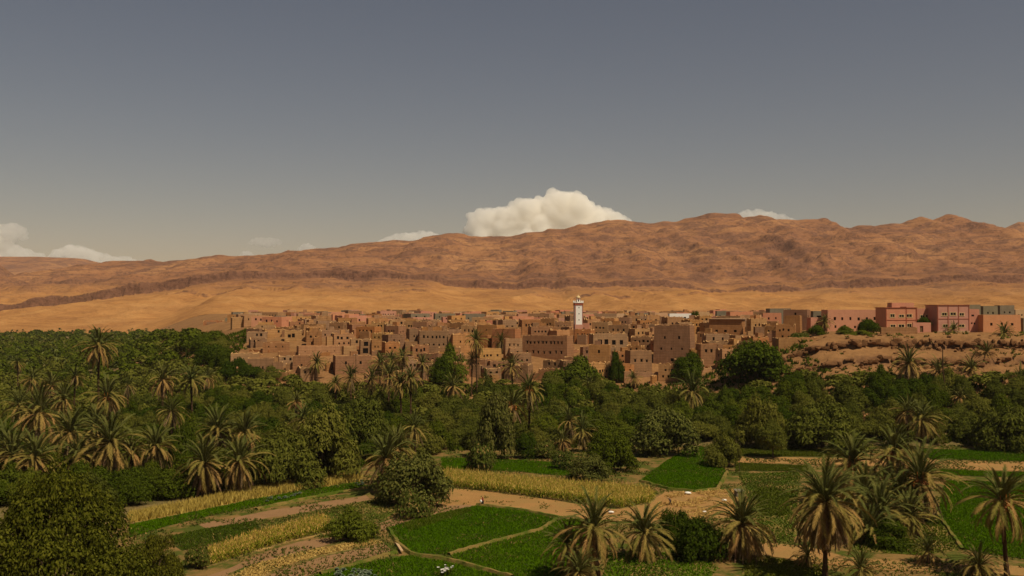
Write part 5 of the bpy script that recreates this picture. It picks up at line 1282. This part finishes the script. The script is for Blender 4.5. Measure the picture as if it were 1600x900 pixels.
# ------------------------------------------------------------------ small things
# white flowering plant at the bottom edge
def flower_plant(px, py, s, label):
    p = on_z(px, py + 14); top = at_y(px, py, p.y); h = max(top.z, .8)
    root = link('flowering_shrub', None, None, (p.x, p.y, 0)); rs = random.Random(int(px)); mb = MB(); tips = []
    for k in range(16):
        a = rs.uniform(0, 6.28); r_ = rs.uniform(.1, 1.1) * s; t = Vector((math.cos(a) * r_, math.sin(a) * r_, h * rs.uniform(.75, 1.1))); tips.append(t)
        mb.tube([(0, 0, 0), t * .5 + Vector((0, 0, .2)), t], [.03, .02, .012], 4)
    link('stem', mb.mesh('stem', [M['bright']]), root)
    V = []; n = 260; P_ = np.array([tips[rs.randrange(16)] * rs.uniform(.35, .95) for _ in range(n)]) + rng.normal(0, .1, (n, 3)); a = rng.normal(0, 1, (n, 3)); a /= np.linalg.norm(a, axis=1)[:, None]; b_ = np.cross(a, rng.normal(0, 1, (n, 3)))
    link('foliage', mesh_np('foliage', np.stack([P_ - a * .14, P_ + b_ * .05, P_ + a * .14, P_ - b_ * .05], 1).reshape(-1, 3), np.arange(n * 4).reshape(-1, 4), [M['bright']]), root)
    for t in tips[:11]:
        m2 = MB()
        for j in range(7):
            an = j * .9; q = Vector((math.cos(an), math.sin(an), .5)) * .22 * s; sd3 = Vector((-math.sin(an), math.cos(an), 0)) * .12 * s; m2.add([t, t + q * .7 - sd3, t + q, t + q * .7 + sd3], [(0, 1, 2, 3)])
        link('blossom', m2.mesh('blossom', [M['petal']]), root)
    tag(root, label, 'shrub')
flower_plant(688, 890, 1.1, 'white flowering shrub at bottom edge, left stem group'); flower_plant(701, 886, .8, 'taller white flowering shrub sprig at bottom edge')
# plank across a ditch
p = on_z(623, 857); mb = MB(); a = on_z(618, 848); b = on_z(628, 866); dd = b - a
mb.box((0, 0, .3), (dd.length, .45, .16)); o = link('plank', mb.mesh('plank', [M['palewood']]), None, (p.x, p.y, .12), (0, R(-2), math.atan2(dd.y, dd.x))); tag(o, 'pale wooden plank laid across corner of green plots', 'plank')
# sacks and cloths on the cleared ground
def sack(px, py, s, label):
    bm = bmesh.new(); bmesh.ops.create_icosphere(bm, subdivisions=2, radius=1); r2 = random.Random(int(px * 3))
    for v in bm.verts: v.co *= r2.uniform(.9, 1.1); v.co.z = max(-.3, v.co.z * .55) + .3; v.co.x *= 1.5
    for v in bm.verts:
        if v.co.x > 1.15: v.co.y *= .35; v.co.z *= .6
    me = bpy.data.meshes.new('sack'); bm.to_mesh(me); bm.free(); me.materials.append(M['white']); p = on_z(px, py)
    o = link('sack', me, None, (p.x, p.y, .25), (0, 0, r2.uniform(-.4, .4)), (s, s, s)); tag(o, label, 'sack')
sack(1075, 773, .5, 'white sack lying by corner of trapezoid plot'); sack(1132, 784, .38, 'white sack left of squat palm on straw'); sack(1101, 802, .28, 'small white bundle above round bush'); sack(955, 803, .4, 'pale bundle on dirt path end')
# well pump hut: small grey roofed box
p = on_z(1155, 776); o = link('pump_hut', None, None, (p.x, p.y, 0), (0, 0, R(12))); tag(o, 'small grey pump hut with slanted lid above squat palm', 'hut')
mb = MB(); mb.box((0, 0, .6), (1.7, 1.3, 1.2)); link('wall', mb.mesh('wall', [M['greygreen']]), o); mb = MB(); mb.add([(-1, -.85, 1.2), (1, -.85, 1.2), (1, .85, 1.45), (-1, .85, 1.45), (-1, -.85, 1.3), (1, -.85, 1.3), (1, .85, 1.55), (-1, .85, 1.55)], [(3, 2, 1, 0), (4, 5, 6, 7), (0, 1, 5, 4), (1, 2, 6, 5), (2, 3, 7, 6), (3, 0, 4, 7)]); link('lid', mb.mesh('lid', [M['greygreen']]), o)
link('door', DOORM, o, (0, -.66, .55), (0, 0, 0), (.7, .06, .95))
# thin bare young trees
def sapling(px, base, top, label):
    p = on_z(px, base); h = at_y(px, top, p.y).z; rs = random.Random(int(px)); root = link('sapling', None, None, (p.x, p.y, 0)); mb = MB()
    mb.tube([(0, 0, 0), (.1, 0, h * .5), (.0, .1, h)], [.07, .05, .02], 6); link('trunk', mb.mesh('trunk', [M['bark2']]), root); m2 = MB()
    for k in range(12):
        a = rs.uniform(0, 6.28); z = h * rs.uniform(.4, .95); L = rs.uniform(.4, 1.1); m2.tube([(0.05, .03, z), (math.cos(a) * L, math.sin(a) * L, z + L * .8)], [.025, .008], 4)
    link('branches', m2.mesh('branches', [M['bark2']]), root)
    link('crown', TC['olive'][0], root, (0, 0, h * .6), (0, 0, 1), (.55, .55, h * .4)); tag(root, label, 'sapling')
sapling(1155, 737, 700, 'thin bare sapling beside lone dark round tree')
# utility poles
def pole(px, ytop, d, h, label):
    c = at_y(px, ytop, d); zb = gz(c.x, d); h = c.z - zb; root = link('utility_pole', None, None, (c.x, d, zb)); mb = MB(); mb.tube([(0, 0, -.5), (0, 0, h)], [.16, .11], 7); link('post', mb.mesh('post', [M['wood']]), root)
    mb = MB(); mb.box((0, 0, h - .5), (1.5, .12, .14)); ca = link('crossarm', mb.mesh('crossarm', [M['wood']]), root)
    for q in (-.6, 0, .6): m2 = MB(); m2.tube([(q, 0, h - .42), (q, 0, h - .3), (q, 0, h - .18)], [.05, .07, .04], 6); link('insulator', m2.mesh('insulator', [M['white']]), ca)
    tag(root, label, 'pole')
pole(556, 553, 400, 8, 'wooden utility pole in front of two-window mud house')

# ------------------------------------------------------------------ people
def m_flat(name, c): return m_plain(name, c, .9, .1, .12, 20)
SKIN = m_flat('skin', (.22, .11, .06)); CL = {k: m_flat('cloth_' + k, v) for k, v in dict(red=(.22, .03, .02), black=(.015, .013, .016), white=(.75, .72, .66), grey=(.11, .075, .06), dark=(.03, .026, .028), straw=(.42, .30, .14)).items()}
def person(px, py, label, joints, rz, jacket, trousers, headwear, extra=None):
    """joints: dict of positions (metres, feet at z=0, facing -Y)"""
    p = on_z(px, py); root = link('person', None, None, (p.x, p.y, .14), (0, 0, rz)); tag(root, label, 'person')
    J = joints; names = list(J.keys()); rad = dict(pelvis=.145, waist=.13, chest=.155, neck=.055, head0=.075, head1=.10, head2=.085, nose=.02)
    vs_, es, rr = [], [], []
    idx = {}
    def v(n, co, r_): idx[n] = len(vs_); vs_.append(co); rr.append(r_)
    for n in names:
        base = n.split('_')[0]
        r_ = rad.get(n, dict(hip=.095, knee=.06, ankle=.042, toe=.038, shoulder=.062, elbow=.045, wrist=.030, palm=.034).get(base, .05)); v(n, J[n], r_)
    def e(a, b): es.append((idx[a], idx[b]))
    e('pelvis', 'waist'); e('waist', 'chest'); e('chest', 'neck'); e('neck', 'head0'); e('head0', 'head1'); e('head1', 'head2')
    for s in ('l', 'r'):
        e('pelvis', 'hip_' + s); e('hip_' + s, 'knee_' + s); e('knee_' + s, 'ankle_' + s); e('ankle_' + s, 'toe_' + s)
        e('chest', 'shoulder_' + s); e('shoulder_' + s, 'elbow_' + s); e('elbow_' + s, 'wrist_' + s); e('wrist_' + s, 'palm_' + s)
        pa, wr = Vector(J['palm_' + s]), Vector(J['wrist_' + s]); d = (pa - wr).normalized(); side = d.cross(Vector((0, 0, 1)));
        side = side.normalized() if side.length > .1 else Vector((1, 0, 0)); nrm = d.cross(side)
        for k, (o_s, ln) in enumerate(((-.032, .062), (-.011, .075), (.011, .070), (.032, .052))):
            a = pa + side * o_s + d * .02; b1 = a + d * ln * .6 + nrm * .01; c1 = b1 + d * ln * .4 + nrm * .03
            v('f%d%s0' % (k, s), tuple(a), .010); v('f%d%s1' % (k, s), tuple(b1), .009); v('f%d%s2' % (k, s), tuple(c1), .008); e('palm_' + s, 'f%d%s0' % (k, s)); e('f%d%s0' % (k, s), 'f%d%s1' % (k, s)); e('f%d%s1' % (k, s), 'f%d%s2' % (k, s))
        a = wr.lerp(pa, .6) + side * .045; b1 = a + d * .03 + side * .02; v('t' + s + '0', tuple(a), .011); v('t' + s + '1', tuple(b1), .009); e('palm_' + s, 't' + s + '0'); e('t' + s + '0', 't' + s + '1')
    me = bpy.data.meshes.new('body'); me.from_pydata(vs_, es, []); me.materials.append(SKIN); body = link('body', me, root)
    md = body.modifiers.new('skin', 'SKIN'); sv = me.skin_vertices[0].data
    for i, r_ in enumerate(rr): sv[i].radius = (r_, r_); sv[i].use_root = (i == idx['pelvis'])
    ss = body.modifiers.new('sub', 'SUBSURF'); ss.levels = 1; ss.render_levels = 1
    # clothes follow the limbs a little outside the body
    def sleeve(nm, chain, rads, mat, n=8): mb = MB(); mb.tube([J[c] if isinstance(c, str) else c for c in chain], rads, n); return link(nm, mb.mesh(nm, [mat], True), root)
    L3 = lambda a, b, t: tuple(Vector(J[a]).lerp(Vector(J[b]), t))
    sleeve('jacket', ['pelvis', 'waist', 'chest', L3('chest', 'neck', .6)], [.19, .175, .20, .10], jacket, 12)
    for s in ('l', 'r'):
        sleeve('sleeve', [L3('chest', 'shoulder_' + s, .5), 'shoulder_' + s, 'elbow_' + s, L3('elbow_' + s, 'wrist_' + s, .9)], [.09, .085, .065, .05], jacket)
        sleeve('trouser_leg', [L3('pelvis', 'hip_' + s, .5), 'hip_' + s, 'knee_' + s, L3('knee_' + s, 'ankle_' + s, .93)], [.13, .125, .09, .07], trousers)
        sleeve('shoe', [L3('ankle_' + s, 'toe_' + s, -.25), L3('ankle_' + s, 'toe_' + s, .4), 'toe_' + s], [.05, .055, .045], CL['black'])
    h0, h1, h2 = (Vector(J[k]) for k in ('head0', 'head1', 'head2')); f = Vector((0, -1, 0)); ax = (h2 - h0).normalized(); f = (f - ax * f.dot(ax)).normalized(); sdv = ax.cross(f)
    mb = MB(); mb.tube([h1 + f * .095, h1 + f * .135 - ax * .02], [.012, .018], 5); link('nose', mb.mesh('nose', [SKIN]), body)
    for q in (-1, 1): mb = MB(); mb.tube([h1 + f * .088 + sdv * q * .035 + ax * .02, h1 + f * .104 + sdv * q * .035 + ax * .02], [.013, .010], 6); link('eye', mb.mesh('eye', [CL['black']]), body)
    mb = MB(); mb.tube([h1 + f * .10 - ax * .055 - sdv * .025, h1 + f * .10 - ax * .055 + sdv * .025], [.008, .008], 5); link('mouth', mb.mesh('mouth', [CL['red']]), body)
    if headwear[0] == 'scarf':
        mb = MB(); c = -f * .03
        mb.tube([h0 + c - ax * .10, h0 + c - ax * .02, h1 + c, h1 + c + ax * .06, h2 + c + ax * .03, h2 + c + ax * .06], [.14, .105, .118, .115, .085, .02], 12); link('headscarf', mb.mesh('headscarf', [headwear[1]], True), root)
    else:
        mb = MB(); b0 = h1 + ax * .05; mb.tube([b0, b0 + ax * .015, b0 + ax * .02, b0 + ax * .10, b0 + ax * .12], [.21, .20, .125, .105, .03], 14); link('hat', mb.mesh('hat', [headwear[1]], True), root)
    if extra: extra(root, J, sleeve)
JA = dict(pelvis=(0, 0, .93), waist=(0, -.01, 1.08), chest=(0, 0, 1.32), neck=(0, -.01, 1.47), head0=(0, -.03, 1.54), head1=(0, -.045, 1.63), head2=(0, -.03, 1.71),
          hip_l=(.1, 0, .88), knee_l=(.1, -.10, .49), ankle_l=(.1, -.02, .09), toe_l=(.11, -.18, .04), hip_r=(-.1, 0, .88), knee_r=(-.1, .02, .48), ankle_r=(-.1, .18, .10), toe_r=(-.11, .04, .04),
          shoulder_l=(.19, 0, 1.39), elbow_l=(.27, .05, 1.13), wrist_l=(.24, -.12, .96), palm_l=(.22, -.19, .92), shoulder_r=(-.19, 0, 1.39), elbow_r=(-.27, -.02, 1.12), wrist_r=(-.22, -.2, 1.05), palm_r=(-.18, -.27, 1.03))
def skirt(root, J, sleeve):
    mb = MB(); mb.tube([(0, 0, 1.02), (0, -.01, .85), (0, 0, .5), (0, .03, .2)], [.19, .23, .26, .30], 14, cap=False); link('skirt', mb.mesh('skirt', [CL['black']], True), root)
person(754, 791, 'person in dark clothes and red headscarf walking on dirt path', JA, R(60), CL['red'], CL['black'], ('scarf', CL['red']), skirt)
pp = on_z(752.5, 791); bm = bmesh.new(); bmesh.ops.create_icosphere(bm, subdivisions=2, radius=.24)
for v_ in bm.verts: v_.co.z *= 1.35; v_.co *= random.uniform(.92, 1.08)
me = bpy.data.meshes.new('sack'); bm.to_mesh(me); bm.free(); me.materials.append(M['white']); tag(link('sack', me, None, (pp.x - .12, pp.y - .18, 1.05)), 'white sack carried by person in red headscarf', 'sack')
JB = dict(pelvis=(0, .12, .92), waist=(0, .0, 1.05), chest=(0, -.20, 1.22), neck=(0, -.34, 1.32), head0=(0, -.40, 1.36), head1=(0, -.47, 1.42), head2=(0, -.50, 1.50),
          hip_l=(.1, .12, .88), knee_l=(.1, -.12, .52), ankle_l=(.1, -.22, .10), toe_l=(.11, -.38, .05), hip_r=(-.1, .12, .88), knee_r=(-.1, .18, .48), ankle_r=(-.1, .46, .14), toe_r=(-.11, .36, .04),
          shoulder_l=(.19, -.22, 1.27), elbow_l=(.25, -.18, 1.0), wrist_l=(.22, -.36, .84), palm_l=(.21, -.42, .80), shoulder_r=(-.19, -.22, 1.27), elbow_r=(-.26, -.10, 1.02), wrist_r=(-.24, .02, .82), palm_r=(-.23, .05, .75))
person(1047, 790, 'person in grey jacket and hat stooping forward on cleared ground', JB, R(-70), CL['grey'], CL['dark'], ('hat', CL['straw']))

# ------------------------------------------------------------------ clouds behind the ridge
def m_cloud(dens):
    m, n, l, out = mat_base('cloud_vapour')
    v = n.new('ShaderNodeVolumePrincipled'); v.inputs['Color'].default_value = (1, .985, .95, 1); v.inputs['Density'].default_value = dens; v.inputs['Anisotropy'].default_value = 0.0
    l.new(v.outputs[0], out.inputs['Volume']); return m
CLOUD_D = 0.012
M['cloud'] = m_cloud(CLOUD_D); M['cloud_thin'] = m_cloud(.0095)
_bm = bmesh.new(); bmesh.ops.create_icosphere(_bm, subdivisions=2, radius=1.0)
ICO_V = np.array([v.co[:] for v in _bm.verts]); ICO_F = np.array([[v.index for v in f.verts] for f in _bm.faces]); _bm.free()
YCL = 12000.0
def cloud(puffs, label, seed, base=420):
    """puffs: (px, row, radius px)"""
    rs = random.Random(seed); k = YCL / F; Vs, Fs, o_ = [], [], 0
    for (px, row, r_) in puffs:
        c = at_y(px, row, YCL)
        for j in range(7):
            q = .55 if j else 1.0; a = rs.uniform(0, 6.28); e = rs.uniform(-.4, 1.4)
            off = Vector((math.cos(a) * math.cos(e), math.sin(a) * math.cos(e), math.sin(e))) * (r_ * k * .72 if j else 0)
            off += c + Vector((0, rs.uniform(-1, 1) * r_ * k * .5, 0))
            Vs.append(ICO_V * (r_ * k * q * rs.uniform(.8, 1.1)) + np.array(off)); Fs.append(ICO_F + o_); o_ += len(ICO_V)
    me = mesh_np('cloud', np.concatenate(Vs), np.concatenate(Fs), [M['cloud'] if seed == 1 else M['cloud_thin']])
    o = link('cloud', me); rm = o.modifiers.new('remesh', 'REMESH'); rm.mode = 'VOXEL'; rm.voxel_size = 14
    for sc_, st in ((90, 42), (34, 22)):
        tx = bpy.data.textures.new('cloud_lumps', 'CLOUDS'); tx.noise_scale = sc_; tx.noise_depth = 3; dm = o.modifiers.new('lumps', 'DISPLACE'); dm.texture = tx; dm.strength = st; dm.texture_coords = 'GLOBAL'
    tag(o, label, 'cloud')
def cumulus(tops, label, seed, floor, rmin=4, rmax=24):
    """tops: (px, row) outline of the upper edge; filled with puffs down to the row floor"""
    rs = random.Random(seed); P = []; xs_ = [t[0] for t in tops]; ys_ = [t[1] for t in tops]
    x = xs_[0]
    while x <= xs_[-1]:
        top = float(np.interp(x, xs_, ys_)); dep = floor - top; r_ = min(max(dep * .28, rmin), rmax) * rs.uniform(.75, 1.1)
        y = top + r_
        while y < floor + r_:
            P.append((x + rs.uniform(-.3, .3) * r_, y, r_)); y += r_ * 1.1; r_ = min(r_ * 1.15, rmax)
        x += max(rmin * .7, min(dep * .28, rmax) * .55)
    cloud(P, label, seed)
cumulus([(722, 366), (734, 350), (742, 334), (752, 327), (775, 327), (800, 322), (812, 314), (828, 311), (845, 305), (865, 299), (885, 300), (905, 305), (918, 315), (930, 324), (950, 325), (965, 333), (985, 346)], 'big cumulus cloud rising behind the ridge at centre', 1, 385)
cumulus([(572, 384), (590, 379), (600, 373), (618, 367), (640, 364), (662, 361), (675, 363), (692, 371)], 'small cumulus over ridge left of the big cloud', 2, 395, 3, 10)
cumulus([(1154, 333), (1168, 329), (1182, 327), (1200, 331), (1220, 335), (1238, 341), (1248, 346)], 'thin white cloud peeking over right ridge', 3, 355, 3, 8)
cumulus([(-30, 350), (0, 350), (20, 348), (34, 352), (42, 362)], 'upper cloud at left picture edge', 4, 368, 3, 7)
cumulus([(-40, 366), (0, 370), (14, 376), (30, 386), (50, 392), (70, 398)], 'lower cloud bank at left picture edge', 8, 412, 4, 12)
cumulus([(76, 402), (90, 391), (108, 384), (126, 384), (142, 390), (158, 396), (176, 400), (200, 402), (226, 407)], 'low cloud over the far left hill', 5, 420, 3, 10)
cumulus([(388, 376), (400, 371), (420, 370), (440, 375)], 'faint wisp of cloud above left ridge', 6, 379, 2, 4)
cumulus([(374, 397), (384, 391), (396, 394)], 'tiny cloud tip left on ridge line', 7, 408, 2, 5)
cumulus([(466, 388), (478, 379), (492, 386)], 'tiny cloud tip at dip of left ridge', 9, 396, 2, 5)
settle_labels()

# ------------------------------------------------------------------ haze
hz, n, l, out = mat_base('haze_air')
v = n.new('ShaderNodeVolumePrincipled'); v.inputs['Color'].default_value = (0.93, 0.90, 0.88, 1); v.inputs['Density'].default_value = 2.2e-5; v.inputs['Anisotropy'].default_value = 0.0
l.new(v.outputs[0], out.inputs['Volume'])
mb = MB(); mb.box((0, 3500, 250), (20000, 8400, 520)); tag(link('haze', mb.mesh('haze', [hz])), kind='stuff')
